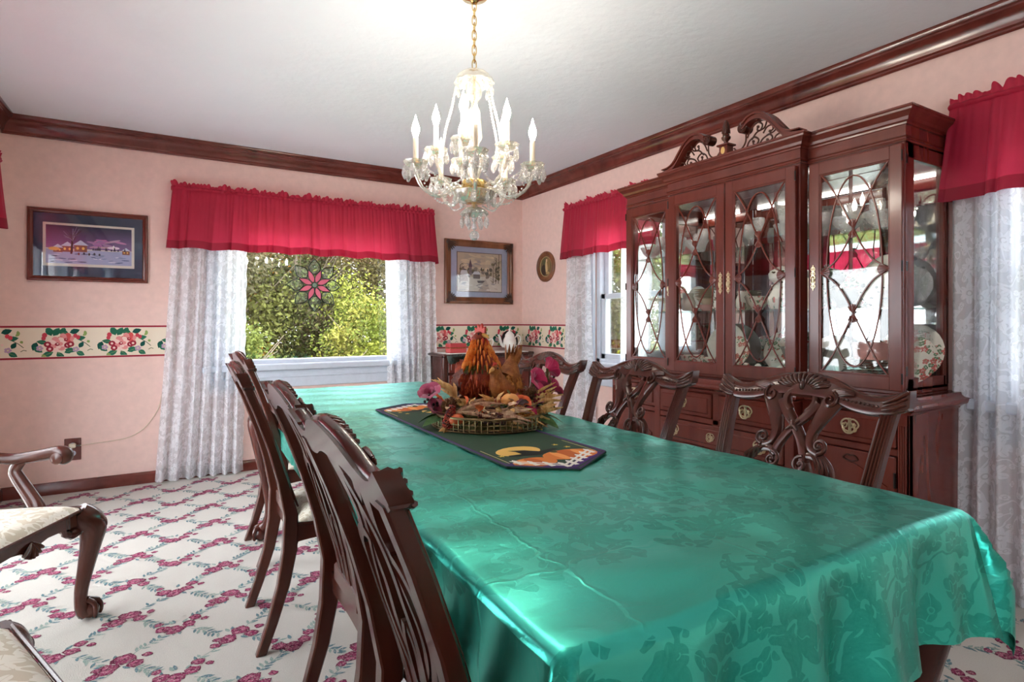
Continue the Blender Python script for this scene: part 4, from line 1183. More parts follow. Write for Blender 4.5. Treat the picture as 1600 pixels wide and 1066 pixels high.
# cloth: top quad with a soft drop on all sides
def tlx(Y): return .378 + .034 * (Y - .5)
def trx(Y): return 1.328 - .014 * (Y - .5)
TY0, TY1, DROP, RAD = .512, 3.235, .235, .022
def cloth_pt(a, bq, LX, LY):
    """a,bq: cloth coordinates in metres measured on the top; outside the top they run down the drop."""
    ex = (a - LX) if a > LX else (a if a < 0 else 0.0)
    ey = (bq - LY) if bq > LY else (bq if bq < 0 else 0.0)
    ca, cb = min(max(a, 0), LX), min(max(bq, 0), LY)
    Y = TY0 + cb; u = ca / LX
    X = tlx(Y) + (trx(Y) - tlx(Y)) * u
    e = hypot(ex, ey)
    z = TZ + .0016 * sin(X * 21 + Y * 5) * sin(Y * 13 - X * 4) + .0012 * sin(Y * 34 + X * 9)
    if e > 0:
        dx, dy = ex / e, ey / e
        per = (Y * 1.0 + X) if abs(ex) < 1e-9 or abs(ey) < 1e-9 else (Y + X + atan2(abs(dy), abs(dx)) * .35)
        rr = RAD * (1.2 if (ex < 0) else 1.15)
        arc = rr * pi / 2
        if e < arc:
            th = e / rr; h = rr * sin(th); dz = rr * (1 - cos(th))
        else:
            h = rr; dz = rr + (e - arc)
        v = min(1, max(0, (e - .02) / DROP))
        both = abs(dx * dy) * 2
        fold = (.034 * sin(per * 21 + 1.3 * sin(per * 5)) + .014 * sin(per * 47 + 2) + .012 * (1 - abs(sin(per * 11 + .4))) ** 3) * v
        fold += both * .085 * v
        h += .018 * v + fold * (.8 if ex < 0 else 1.0)
        h = max(h, .012 * v)
        if ex < 0: h = min(h, .022 + both * .06)
        if ex > 0: h = min(h, .038 + both * .06)
        X += dx * h; Y += dy * h; z -= dz * (1 - .12 * both)
    return (X, Y, z)
def build_cloth():
    LX, LY = 1.0, TY1 - TY0
    xs = sorted(set([-DROP * (1 - k / 16) for k in range(17)] + [LX * k / 60 for k in range(61)] + [LX + DROP * k / 16 for k in range(17)]
                    + [-.004, -.010, -.018, -.028, -.036, LX + .004, LX + .010, LX + .018, LX + .026]))
    ys = sorted(set([-DROP * (1 - k / 16) for k in range(17)] + [LY * k / 150 for k in range(151)] + [LY + DROP * k / 16 for k in range(17)]
                    + [-.004, -.010, -.018, -.026, LY + .004, LY + .010, LY + .018, LY + .026]))
    mb = MB(); mb.uv = []
    vs = []; fs = []
    for bq in ys:
        for a in xs:
            vs.append(cloth_pt(a, bq, LX, LY)); mb.uv.append((a, bq))
    n = len(xs)
    for j in range(len(ys) - 1):
        for i in range(n - 1): fs.append((j * n + i, j * n + i + 1, (j + 1) * n + i + 1, (j + 1) * n + i))
    mb.add(vs, fs)
    return mb.build('tablecloth', M['cloth'], recalc=False, angle=180)
tag(build_cloth(), 'emerald green satin damask tablecloth draped over the long table', 'tablecloth')

# ------------------------------------------------------------------ table runner with a pumpkin motif
run_t = thing('table_runner', 'dark green halloween table runner with pumpkins under the rooster centrepiece', 'table runner', (0, 0, 0))
rx0, rx1, ry0, ry1 = .715, 1.035, 1.215, 2.27; rc = (rx0 + rx1) / 2
outl = [(rx0, ry0), (rc - .02, 1.100), (rx1, ry0), (rx1, ry1), (rc, 2.36), (rx0, ry1)]
def inset(poly, d):
    cx = sum(p[0] for p in poly) / len(poly); cy = sum(p[1] for p in poly) / len(poly)
    out = []
    for i, p in enumerate(poly):
        q0, q1 = poly[i - 1], poly[(i + 1) % len(poly)]
        def nn(a, b):
            dx, dy = b[0] - a[0], b[1] - a[1]; l = hypot(dx, dy); return (-dy / l, dx / l)
        n0, n1 = nn(q0, p), nn(p, q1); k = 1 + n0[0] * n1[0] + n0[1] * n1[1]
        out.append((p[0] + (n0[0] + n1[0]) / k * d, p[1] + (n0[1] + n1[1]) / k * d))
    return out
rz = TZ + .0035
m = MB().prism(outl, lambda u, v, d: (u, v, d), rz - .001, rz + .003)
runner_body = m.build('runner_fabric', plain('runner_green', srgb(20, 62, 38), .7, bump=(220, .3)), run_t)
ed = MB(); oi = inset(outl, .004)
ed.tube([(x, y, rz + .0015) for x, y in oi], .0045, 6, closed=True)
ed.build('purple_binding', plain('purple_binding', srgb(62, 26, 92), .6), run_t)
P = Print(lambda u, v, d: (u, v, rz + .0032 + d), .0002)
def runner_motif(P, cx, ytip, sg):
    """pumpkins and witch hat; sg=+1 reads from the near end"""
    f = lambda u, v: (cx + u * sg, ytip + v * sg)
    def poly(pts, c): P.poly([f(u, v) for u, v in pts], c)
    def ell(u, v, a, b, c, rot=0): q = f(u, v); P.ell(q[0], q[1], a, b, c, rot, 18)
    pur, org, org2, org3 = srgb(70, 36, 110), srgb(222, 128, 58), srgb(196, 100, 44), srgb(240, 160, 90)
    poly([(-.146, .122), (-.02, .022), (.142, .118), (.142, .150), (-.02, .056), (-.146, .15)], pur)
    ell(-.050, .245, .070, .052, srgb(232, 190, 104), .2)                # moon
    ell(-.075, .12, .062, .045, org); ell(-.075, .12, .022, .045, org2); ell(-.10, .12, .012, .04, org3)
    ell(.055, .145, .085, .052, org); ell(.055, .145, .03, .052, org2); ell(.02, .145, .014, .046, org3); ell(.09, .145, .014, .046, org3)
    ell(.03, .195, .012, .018, srgb(90, 80, 40))
    poly([(-.105, .20), (-.02, .178), (.065, .215), (.055, .228), (.0, .215), (-.03, .245), (-.075, .262), (-.062, .24), (-.06, .21), (-.10, .212)], srgb(28, 30, 30))
    vm = lambda u: (.857 * -(u + .02) if u < -.02 else .667 * (u + .02)) + .030
    for u in (-.118, -.088, -.058, -.028, .002, .032, .062, .092, .122):
        y = vm(u)
        poly([(u - .007, y), (u + .007, y), (u + .007, y + .040), (u, y + .052), (u - .007, y + .040)], srgb(240, 236, 226))
    for dy in (.010, .028):
        for a_, b_ in ((-.13, -.02), (-.02, .13)): poly([(a_, vm(a_) + dy), (b_, vm(b_) + dy), (b_, vm(b_) + dy + .009), (a_, vm(a_) + dy + .009)], srgb(240, 236, 226))
    for (u, v) in ((-.12, .215), (.085, .26), (.10, .22)):
        q = f(u, v); pts = []
        for k in range(10):
            a = k * pi / 5; r = .012 if k % 2 == 0 else .005
            pts.append((q[0] + r * cos(a), q[1] + r * sin(a)))
        P.poly(pts, srgb(226, 196, 90))
    P.line([f(-.140, .14), f(-.140, .30)], .0025, srgb(220, 205, 150)); P.line([f(.138, .14), f(.138, .30)], .0025, srgb(220, 205, 150))
    P.line([f(-.140, .30), f(.138, .31)], .0015, srgb(60, 90, 60))
runner_motif(P, rc, 1.095, 1)
P.build('pumpkin_print', M['print'], run_t, recalc=False)
P = Print(lambda u, v, d: (u, v, rz + .0032 + d), .0002)
runner_motif(P, rc, 2.365, -1)
P.build('pumpkin_print', M['print'], run_t, recalc=False)

# ================================================================== CHAIRS
def chair_proto(arm=False, k=1.0):
    """Local frame: seat faces +y, back posts at y=0, x to the sitter's side."""
    t = empty('dining_armchair' if arm else 'dining_chair')
    wd = M['chairwood']
    SH = .425; bw = .19 * k; fw = .255 * k; dep = .43
    def lean(v):                       # back plane offset (negative y = backwards)
        q = max(0, v - .44); return -.04 * q / .5 - .115 * (q / .5) ** 1.6
    fn = lambda u, v, d: (u * k, lean(v) + .018 + d, v)
    # back posts and rear legs (one sweep each)
    for sx in (-1, 1):
        p = MB(); rg = []
        for z, y, w, dd in ((.001, -.095, .030, .034), (.10, -.060, .032, .036), (.22, -.025, .036, .042), (.34, -.004, .040, .048), (.46, .0, .040, .046), (.58, lean(.58), .038, .036), (.70, lean(.70), .037, .031), (.82, lean(.82), .037, .029), (.915, lean(.915), .038, .028)):
            x = sx * (bw + (.038 * k * max(0, z - .44) / .48)); w *= .5; dd *= .5; c = .004
            rg.append([(x - w, y - dd + c, z), (x - w + c, y - dd, z), (x + w - c, y - dd, z), (x + w, y - dd + c, z), (x + w, y + dd - c, z), (x + w - c, y + dd, z), (x - w + c, y + dd, z), (x - w, y + dd - c, z)])
        p.rings(rg)
        po = p.build('back_post', wd, t, angle=40)
        rd = MB()
        for q in (-.011, -.0037, .0037, .011):
            pts = []
            for z in (.49, .58, .70, .82, .905):
                x = sx * (bw + (.038 * k * max(0, z - .44) / .48)) + q
                dd = {.49: .0225, .58: .018, .70: .0155, .82: .0145, .905: .014}[z]
                pts.append((x, (0 if z < .5 else lean(z)) + dd, z))
            rd.tube(pts, .0034, 6)
        rd.build('reeding', wd, po)
    # crest rail
    c = MB()
    cpts = cr([(-.262, .938), (-.235, .926), (-.195, .917), (-.150, .922), (-.105, .938), (-.06, .949), (0, .953), (.06, .949), (.105, .938), (.150, .922), (.195, .917), (.235, .926), (.262, .938)], 5)
    wds = [(.040 if abs(p[0]) > .17 else .040 + .022 * (1 - abs(p[0]) / .17)) for p in cpts]
    c.ribbon(cpts, wds, fn, -.030, .0, crown=.004)
    # serpentine top roll (seen from behind and above)
    c.tube([fn(u, v + w * .44, -.014) for (u, v), w in zip(cpts, wds)], .012, 8)
    co = c.build('crest_rail', wd, t, angle=45)
    cv = MB()
    for sg in (-1, 1):
        for q in (-.014, -.005, .005, .014):                        # reeded ears
            pts = [(sg * .215, .920 + q * .9), (sg * .240, .928 + q * 1.2), (sg * .266, .942 + q * 1.5)]
            cv.tube([fn(u, v, .002) for u, v in cr(pts, 4)], [.003, .004, .0045, .0045, .0048, .005, .005, .005, .004], 6)
        cv.prism([(sg * u, v) for u, v in ((.222, .902), (.258, .914), (.274, .928), (.268, .966), (.240, .952), (.222, .946))], fn, -.030, .001)
        for j in range(9):                                          # bead line
            u = .12 + .0105 * j; cv.ball(fn(sg * u, .931 - .10 * (u - .12), .003), .0042, n=6, m=5)
        sp = [(sg * (.085 + .022 * (1 - i / 20) * cos(-i * .46 + 1.2)), .926 + .022 * (1 - i / 20) * sin(-i * .46 + 1.2)) for i in range(19)]
        cv.tube([fn(u, v, .004) for u, v in sp], [.0055 - .0001 * i for i in range(19)], 6)
        for j in range(5):                                          # acanthus strokes
            a = .5 + j * .26
            cv.tube([fn(sg * u, v, d) for u, v, d in ((.085 + .022 * cos(a), .926 + .024 * sin(a), .003), (.100 + .026 * cos(a - .3), .930 + .026 * sin(a), .006), (.125 + .02 * cos(a - .6), .934 + .018 * sin(a), .003))], [.003, .0045, .002], 6)
    for j in range(-6, 7):                                          # shell ridges of the cabochon
        a = pi / 2 - j * .19
        cv.tube([fn(cos(a) * q * 1.15, .938 + sin(a) * q * .62 + .004, d) for q, d in ((.030, .002), (.048, .008), (.066, .006), (.074, -.006), (.072, -.018))], [.003, .0045, .0055, .005, .003], 6)
    cv.ball(fn(0, .955, .004), .009, .007, .014, 8, 6)
    cv.build('carving', wd, co, angle=60)
    # pierced splat
    s = MB(); D0, D1 = -.020, -.002
    def strap(pts, ws, n=6, crown=.002):
        q = cr([p + (w,) for p, w in zip(pts, ws)], n)
        for sg in (-1, 1): s.ribbon([(sg * a, b) for a, b, w in q], [w * 1.22 for a, b, w in q], fn, D0 + (.002 if sg > 0 else 0), D1 + (.003 if sg > 0 else 0), crown=crown)
    strap([(.088, .925), (.070, .885), (.056, .850), (.050, .822), (.058, .797), (.078, .786)], [.046, .036, .026, .020, .016, .013])
    strap([(.052, .915), (.030, .880), (.006, .855), (-.022, .820), (-.040, .785), (-.046, .745), (-.043, .690), (-.050, .630), (-.040, .560), (-.030, .500), (-.030, .468)], [.028, .022, .019, .019, .020, .018, .017, .018, .020, .024, .028])
    strap([(0, .948), (.026, .944), (.041, .925), (.038, .902), (.022, .888)], [.012, .013, .016, .016, .010])
    strap([(.122, .700), (.116, .742), (.088, .772), (.056, .778), (.036, .766)], [.012, .017, .018, .017, .012])
    strap([(.122, .702), (.118, .640), (.092, .580), (.066, .530), (.056, .468)], [.012, .015, .018, .022, .030])
    strap([(.046, .765), (.075, .710), (.088, .650), (.066, .590), (.020, .540), (.0, .520)], [.010, .011, .012, .013, .012, .012])
    strap([(0, .640), (.018, .600), (.014, .550), (.004, .500), (.0, .468)], [.010, .012, .012, .012, .012])
    so = s.build('splat', wd, t, angle=40)
    for sg in (-1, 1):
        for nm, (u, v, r, ph) in (('strap_volute', (.082, .806, .020, -1.6)), ('lower_volute', (.042, .752, .022, 1.4))):
            sc2 = MB(); pts = [(sg * (u + r * (1 - i / 21) * cos(ph + i * .5)), v + r * (1 - i / 21) * sin(ph + i * .5)) for i in range(19)]
            sc2.tube([fn(a, b, .000) for a, b in pts], [.0062 - .00014 * i for i in range(19)], 7)
            sc2.ball(fn(sg * u, v, .001), .006, .006, .006, 8, 6)
            sc2.build(nm, wd, so, angle=60)
        ac_ = MB()
        for j in range(4):
            a0 = .078 + .012 * j
            ac_.tube([fn(sg * q, w, d) for q, w, d in ((a0 - .01, .782 - .004 * j, .0), (a0 + .004, .774 - .007 * j, .006), (a0 + .010, .748 - .010 * j, .001))], [.003, .0045, .002], 6)
        ac_.build('acanthus_leaf', wd, so, angle=60)
    bo_ = MB(); bo_.ball(fn(0, .850, .004), .008, .006, .014, 8, 6)
    for a in (.7, 2.44): bo_.tube([fn(cos(a) * q, .85 + sin(a) * q, .004) for q in (-.022, 0, .022)], [.003, .005, .003], 6)
    bo_.build('carved_boss', wd, so, angle=60)
    sb = MB(); sb.box(-.115 * k, .115 * k, -.008, .026, .425, .475, .006); sb.build('shoe', wd, t)
    # seat frame
    fr = MB(); z0, z1 = SH - .068, SH
    def rail(a, b2, th=.024):
        dx, dy = b2[0] - a[0], b2[1] - a[1]; l = hypot(dx, dy); nx, ny = -dy / l * th, dx / l * th
        n = 14; lo = []; 
        for i in range(n + 1):
            q = i / n; w = z0 + (.022 if not arm else .03) * (sin(pi * q) ** .6) - (.03 if arm and .4 < q < .6 else 0) * (1 - abs(q - .5) * 10)
            lo.append((a[0] + dx * q, a[1] + dy * q, w))
        rg = [[(p[0], p[1], p[2]), (p[0] + nx, p[1] + ny, p[2]), (p[0] + nx, p[1] + ny, z1), (p[0], p[1], z1)] for p in lo]
        fr.rings(rg)
    A, B, Cc, Dd = (-fw, dep), (fw, dep), (bw + .005, .0), (-bw - .005, .0)
    rail(B, A); rail(Cc, B); rail(A, Dd); rail(Dd, Cc)
    lip = [(A[0] - .006, A[1] + .006), (B[0] + .006, B[1] + .006), (Cc[0] + .004, .02), (Dd[0] - .004, .02)]
    fr.tube([(x, y, z1 + .001) for x, y in lip], .006, 6, closed=True)
    fo = fr.build('seat_frame', wd, t, angle=30)
    shl = MB()
    for j in range(-3, 4):
        a = -pi / 2 + j * .3
        shl.tube([(cos(a) * q * .055, dep + .004 + .006 * (q > .3), z0 + .046 + sin(a) * q * .055) for q in (.1, .6, 1.0)], [.003, .007, .006], 6)
    shl.build('carved_shell', wd, fo)
    # cushion
    def cush(u, v):
        w = bw + .002 + (fw - bw + .0) * v; x = (2 * u - 1) * (w - .003); y = .03 + (dep - .028) * v
        eu = 1 - (2 * u - 1) ** 4; ev = 1 - (2 * v - 1) ** 4
        return (x, y, SH - .004 + .044 * (eu * ev) ** .55)
    MB().grid(18, 18, cush).build('seat_cushion', M['seat'], t, angle=180, recalc=False)
    for sx in (-1, 1):
        cabriole(MB(), sx * (fw - .022), dep - .022, SH - .01, 0.0, sx, 1, 1.0 if not arm else 1.12).build('front_leg', wd, t, angle=50)
    if arm:
        for sx in (-1, 1):
            a = MB()
            pts = cr([(sx * (bw + .03), -.03, .625), (sx * (bw + .055), .06, .630), (sx * (bw + .085), .16, .612), (sx * (bw + .095), .25, .622), (sx * (bw + .09), .32, .636), (sx * (bw + .088), .345, .627), (sx * (bw + .088), .342, .606), (sx * (bw + .088), .322, .606)], 5)
            a.tube(pts, [.016 + .007 * sin(i / len(pts) * pi) for i in range(len(pts))], 10, flat=1.25)
            for q in (-1, 1): a.lathe([(0, -.004), (.022, -.004), (.022, .006), (.012, .010), (0, .011)], 14, (sx * (bw + .088) + q * .022, .328, .615), axis='x')
            ao = a.build('arm', wd, t, angle=60)
            sp = MB(); pts = cr([(sx * (bw + .085), .19, .610), (sx * (bw + .085), .165, .57), (sx * (bw + .080), .18, .54), (sx * (bw + .066), .23, .48), (sx * (bw + .050), .27, .43), (sx * (bw + .045), .28, .37)], 5)
            n = len(pts); sp.tube(pts, [.020 + .012 * (i / n) for i in range(n)], 10, flat=.62, up=(0, 1, 0))
            sp.build('arm_support', wd, t, angle=60)
    return t
ch = chair_proto()
GL, GR = 'carved dining chairs along the window side of the table', 'carved dining chairs along the cabinet side of the table'
spots = [
    ((.372, .895, 0), R(-90), 'nearest carved chair on the left side of the table, cut off by the photo', GL),
    ((.392, 1.475, 0), R(-90), 'second carved chair from the front on the left side of the table', GL),
    ((.362, 2.285, 0), R(-91), 'third carved chair from the front on the left side, its cream seat showing', GL),
    ((.445, 3.045, 0), R(-88), 'farthest carved chair on the left side of the table, by the window', GL),
    ((1.375, .945, 0), R(90), 'nearest carved chair on the right, standing before the cabinet drawers', GR),
    ((1.375, 1.605, 0), R(90), 'middle carved chair on the right side of the table', GR),
    ((1.375, 2.215, 0), R(90), 'farthest carved chair on the right, half hidden by the rooster arrangement', GR),
    ((-.632, 1.352, 0), R(-68), 'chair at the bottom left corner of the photo showing only its cream seat', 'chairs along the left wall'),
]
for i, (loc, rz_, lb, g) in enumerate(spots):
    o = ch if i == 0 else copy_tree(ch)
    put(o, loc, rz_); tag(o, lb, 'chair', g)
ac = chair_proto(True, 1.12)
put(ac, (-.785, 2.625, 0), R(-116)); tag(ac, 'carved armchair with ivory brocade seat and claw feet by the left wall', 'armchair')

# ================================================================== CHANDELIER
chd = thing('chandelier', 'crystal chandelier with ten lit candle bulbs hanging over the table', 'chandelier', (1.031, 2.006, 0), R(-31))
cc = MB(); cc.lathe([(0, 2.436), (.06, 2.438), (.062, 2.428), (.05, 2.415), (.02, 2.405), (.012, 2.395), (0, 2.394)], 20); cc.build('ceiling_canopy', M['gold'], chd)
lk = None
nl = 9; zt0, zt1 = 2.135, 2.398
for k in range(nl):
    zc = zt0 + (zt1 - zt0) * (k + .5) / nl
    if lk is None:
        pts = []
        for j in range(20):
            a = 2 * pi * j / 20; pts.append((.0085 * cos(a), 0, .020 * sin(a) + (.002 if sin(a) > 0 else -.002)))
        lk = o = MB().tube(pts, .0023, 6, closed=True).build('chain_link', M['gold'], chd)
    else: o = lk.copy(); C.objects.link(o); o.parent = chd
    o.location = (0, 0, zc); o.rotation_euler = (0, 0, (k % 2) * pi / 2 + .3)
lob = lambda a, z: 1 + .10 * abs(cos(a * 5))
td = MB(); td.lathe([(.006, 2.130), (.02, 2.128), (.045, 2.118), (.066, 2.098), (.074, 2.078), (.070, 2.076), (.06, 2.092), (.04, 2.108), (.006, 2.116)], 40, wob=lob); td.build('top_dish', M['amber'], chd)
col = MB(); col.lathe([(.006, 2.13), (.006, 2.09), (.02, 2.075), (.03, 2.05), (.026, 2.02), (.012, 2.0), (.012, 1.985), (.022, 1.97), (.026, 1.92), (.03, 1.86), (.02, 1.84), (.014, 1.825), (.03, 1.80), (.034, 1.76), (.024, 1.72), (.016, 1.70), (.016, 1.66)], 20, wob=lambda a, z: 1 + .05 * cos(8 * a)); col.build('crystal_column', M['amber'], chd)
MB().tube([(0, 0, 1.58), (0, 0, 2.132)], .005, 8).build('stem', M['gold'], chd)
hb = MB(); hb.lathe([(0, 1.690), (.046, 1.690), (.05, 1.684), (.050, 1.662), (.046, 1.658), (.05, 1.64), (.044, 1.615), (.03, 1.600), (0, 1.598)], 30, wob=lambda a, z: 1 + .03 * cos(20 * a)); hb.build('gold_hub', M['gold'], chd)
bw_ = MB(); bw_.lathe([(.03, 1.600), (.052, 1.606), (.07, 1.622), (.080, 1.645), (.077, 1.647), (.064, 1.626), (.045, 1.612), (.02, 1.606)], 40, wob=lob); bw_.build('crystal_bowl', M['amber'], chd)
ld = MB(); ld.lathe([(.008, 1.598), (.012, 1.588), (.035, 1.580), (.050, 1.566), (.052, 1.556), (.048, 1.556), (.03, 1.572), (.008, 1.578)], 40, wob=lob); ld.build('lower_dish', M['amber'], chd)
ST = MB(); ST.lathe([(0, -.012), (.009, -.008), (.011, .0), (.009, .008), (0, .012)], 8, (0, 0, 1.538)); ST.lathe([(0, -.02), (.010, -.01), (.006, .012), (0, .018)], 8, (0, 0, 1.512)); ST.ball((0, 0, 1.474), .020, n=10, m=6)
ST.tube([(0, 0, 1.56), (0, 0, 1.49)], .0015, 5); ST.build('ball_finial', M['crystal'], chd, angle=10)
pm = MB(); pm.lathe([(0, -.058), (.004, -.056), (.0115, -.040), (.0095, -.024), (.004, -.010), (0, -.008)], 6); pm.ball((0, 0, -.004), .0042, n=6, m=4)
pend = pm.build('pendant', M['drop'], chd, angle=10); pend.location = (.048, 0, 1.560)
def pendant(parent, loc, s=1.0):
    o = pend.copy(); C.objects.link(o); o.parent = parent; o.location = loc; o.scale = (s, s, s); o.rotation_euler = (0, 0, random.random() * 3); return o
for k in range(1, 6): pendant(chd, (.048 * cos(k * pi / 3), .048 * sin(k * pi / 3), 1.560))
for k in range(10): pendant(chd, (.072 * cos(k * pi / 5 + .2), .072 * sin(k * pi / 5 + .2), 2.074), .75)
for k in range(8): pendant(chd, (.078 * cos(k * pi / 4), .078 * sin(k * pi / 4), 1.642), .85)
def arm_parts(Rr, zb, th):
    """glass rope arm with bobeche, candle, bulb and pendants; local to chandelier"""
    f = lambda r, z: (r * cos(th), r * sin(th), z)
    dz = zb - 1.73
    pts = cr([f(.045, 1.665), f(.08, 1.655 + dz * .3), f(Rr * .60, 1.618 + dz * .7), f(Rr * .86, 1.640 + dz), f(Rr * .99, 1.690 + dz), f(Rr, zb - .012)], 6)
    a = MB(); n = len(pts)
    a.tube(pts, [.0068 + .0012 * sin(i * 2.2) for i in range(n)], 8)
    ao = a.build('arm', M['amber'], chd)
    b = MB(); cx, cy = Rr * cos(th), Rr * sin(th)
    b.lathe([(.006, zb - .014), (.018, zb - .012), (.036, zb - .002), (.044, zb + .012), (.041, zb + .013), (.032, zb + .002), (.006, zb - .004)], 32, (cx, cy, 0), wob=lambda q, z: 1 + .09 * abs(cos(q * 4)))
    b.build('bobeche', M['amber'], ao)
    MB().lathe([(0, zb - .004), (.011, zb - .004), (.011, zb + .004), (.0135, zb + .010), (.0135, zb + .014), (0, zb + .014)], 14, (cx, cy, 0)).build('candle_cup', M['gold'], ao)
    MB().lathe([(0, zb + .012), (.0098, zb + .012), (.0098, zb + .100), (.0085, zb + .103), (0, zb + .103)], 14, (cx, cy, 0)).build('candle_sleeve', M['candle'], ao)
    z = zb + .102
    MB().lathe([(0, z), (.0075, z), (.009, z + .006), (.0150, z + .026), (.0150, z + .036), (.011, z + .052), (.0055, z + .068), (.0025, z + .080), (0, z + .088)], 14, (cx, cy, 0)).build('bulb', M['bulb'], ao)
    for k in range(6):
        q = k * pi / 3 + th
        pendant(ao, (cx + .041 * cos(q), cy + .041 * sin(q), zb + .008), 1.2 if Rr > .2 else 1.0)
    return ao
M['candle'] = plain('ivory_candle_sleeve', srgb(226, 212, 190), .5)
low = [R(-13 + 72 * k) for k in range(5)]; upp = [R(-30 + 72 * k) for k in range(5)]
for th in low: arm_parts(.235, 1.73, th)
for th in upp: arm_parts(.150, 1.80, th)
def beads(pts, r, parent):
    b = MB()
    for p in pts: b.ball(p, r, n=6, m=4)
    return b.build('bead_strand', M['drop'], parent)
for th in upp:                                   # strands from the top dish down to the upper bobeches
    p = cr([(.070 * cos(th), .070 * sin(th), 2.074), (.088 * cos(th), .088 * sin(th), 1.98), (.112 * cos(th), .112 * sin(th), 1.89), (.125 * cos(th), .125 * sin(th), 1.812)], 8)
    beads(p, .0058, chd)
for i in range(5):                               # swags between lower arms and the hub
    a, b2 = low[i], low[(i + 1) % 5]
    P0 = (.21 * cos(a), .21 * sin(a), 1.725); P2 = (.21 * cos(b2), .21 * sin(b2), 1.725)
    mid = (.13 * cos(a + R(36)), .13 * sin(a + R(36)), 1.655)
    beads(cr([P0, mid, P2], 13), .0048, chd)
    q = (.06 * cos(a), .06 * sin(a), 1.60)
    beads(cr([(.225 * cos(a), .225 * sin(a), 1.70), (.15 * cos(a), .15 * sin(a), 1.60), q], 9), .0042, chd)

# ================================================================== WALL PICTURES
def pic_frame(name, label, x0, x1, z0, z1, fw, fd, fmat, ornate=False):
    cx, cz = (x0 + x1) / 2, (z0 + z1) / 2
    t = thing(name, label, 'picture', (cx, YB - .001, cz))
    w, h = (x1 - x0) / 2, (z1 - z0) / 2
    prof = [(0, 0), (0, -fd * .7), (fw * .15, -fd * .95), (fw * .4, -fd), (fw * .55, -fd * .8), (fw * .85, -fd * .7), (fw, -fd * .45), (fw, 0)]
    cor = [(-1, -1), (1, -1), (1, 1), (-1, 1)]
    for k in range(4):
        a, b2 = cor[k], cor[(k + 1) % 4]
        m = MB(); m.rings([[(a[0] * (w - p), d, a[1] * (h - p)) for p, d in prof], [(b2[0] * (w - p), d, b2[1] * (h - p)) for p, d in prof]])
        m.build('frame_rail', fmat, t, angle=30)
    if ornate:
        dk = M['dark_carve']
        for sx, sz in cor:
            m = MB()
            for j in range(7):
                a = j * pi / 12
                m.tube([(sx * (w - fw * .45 - q * cos(a)), -fd * .98, sz * (h - fw * .45 - q * sin(a))) for q in (0, .05, .085)], [.010, .008, .003], 6)
            m.ball((sx * (w - fw * .45), -fd, sz * (h - fw * .45)), .022, .008, .022, 10, 6)
            m.build('corner_ornament', dk, t)
    return t, w, h
M['dark_carve'] = plain('dark_gilt_carving', srgb(62, 36, 22), .4)
M['pic_glass'] = thin_glass('picture_glass', (1, 1, 1), .03)
# night winter scene with navy mat
t, w, h = pic_frame('framed_picture', 'wide framed night winter village print with navy mat on the left of the wall', -.790, -.136, 1.400, 1.873, .032, .026, M['frame_cherry'] if 'frame_cherry' in M else M['cherry'])
MB().box(-w + .03, w - .03, -.010, -.006, -h + .03, h - .03).build('mat', plain('navy_mat', srgb(52, 66, 92), .7), t)
iw, ih, oy = .232, .125, .004
MB().box(-iw - .016, iw + .016, -.012, -.0095, oy - ih - .018, oy + ih + .016, .001).build('fillet', plain('ivory_fillet', srgb(235, 226, 214), .6), t)
q = Print(lambda u, v, d: (u, -.0122 - d, v + oy), .00012)
def prect(a, b2, c, d, col): q.poly([(a, c), (b2, c), (b2, d), (a, d)], col)
rn = random.Random(4)
for k in range(10):
    z = -ih + .10 + k * (2 * ih - .10) / 10; f = k / 9
    prect(-iw, iw, z, z + (2 * ih - .10) / 10 + .001, tuple(a * (1 - f) + b2 * f for a, b2 in zip(srgb(128, 92, 150), srgb(26, 28, 66))))
q.L = 60
for k in range(16):
    q.ell(.09 + .028 * rn.uniform(-3, 3), .0 + .02 * rn.uniform(-.6, 2), .05 * rn.uniform(.4, 1), .007, srgb(150 + rn.randint(0, 60), 110 + rn.randint(0, 60), 180), .3 * rn.uniform(-1, 1), 10)
q.ell(.13, -.008, .035, .010, srgb(250, 230, 245)); q.ell(.13, -.006, .006, .016, srgb(255, 250, 250))
q.poly([(-iw, -ih), (iw, -ih), (iw, -.028), (.12, -.034), (.02, -.030), (-.08, -.04), (-iw, -.03)], srgb(176, 180, 214))
for k in range(34):
    x = rn.uniform(-iw + .03, iw - .03); z = rn.uniform(-ih + .008, -.05)
    q.ell(x, z, .02 * rn.uniform(.5, 1.3), .0035, srgb(*rn.choice(((90, 104, 150), (225, 222, 240), (60, 66, 104), (140, 150, 190)))), .2 * rn.uniform(-1, 1), 7)
for (x, z, s) in ((-.12, -.02, 1.0), (-.05, -.012, 1.15), (-.17, -.03, .8), (.20, -.03, .7)):
    q.poly([(x - .03 * s, z - .028 * s), (x + .03 * s, z - .028 * s), (x + .03 * s, z + .012 * s), (x - .03 * s, z + .012 * s)], srgb(150, 84, 56))
    q.poly([(x - .037 * s, z + .01 * s), (x + .037 * s, z + .01 * s), (x, z + .04 * s)], srgb(214, 220, 240))
    for dx in (-.014, .012): q.ell(x + dx * s, z - .008 * s, .007 * s, .009 * s, srgb(255, 205, 110), 0, 8)
q.ell(-.19, -.03, .03, .012, srgb(250, 190, 100))
q.line([(-.10, -.06), (-.094, .03), (-.085, .085)], .011, srgb(40, 26, 26))
for k in range(26):
    a = rn.uniform(.3, 2.9); L = rn.uniform(.03, .085); z = rn.uniform(.02, .06)
    q.line([(-.092, z), (-.092 + L * cos(a) * .9, min(z + L * sin(a), ih - .004))], .0022, srgb(*rn.choice(((52, 36, 40), (80, 62, 80), (150, 150, 180)))))
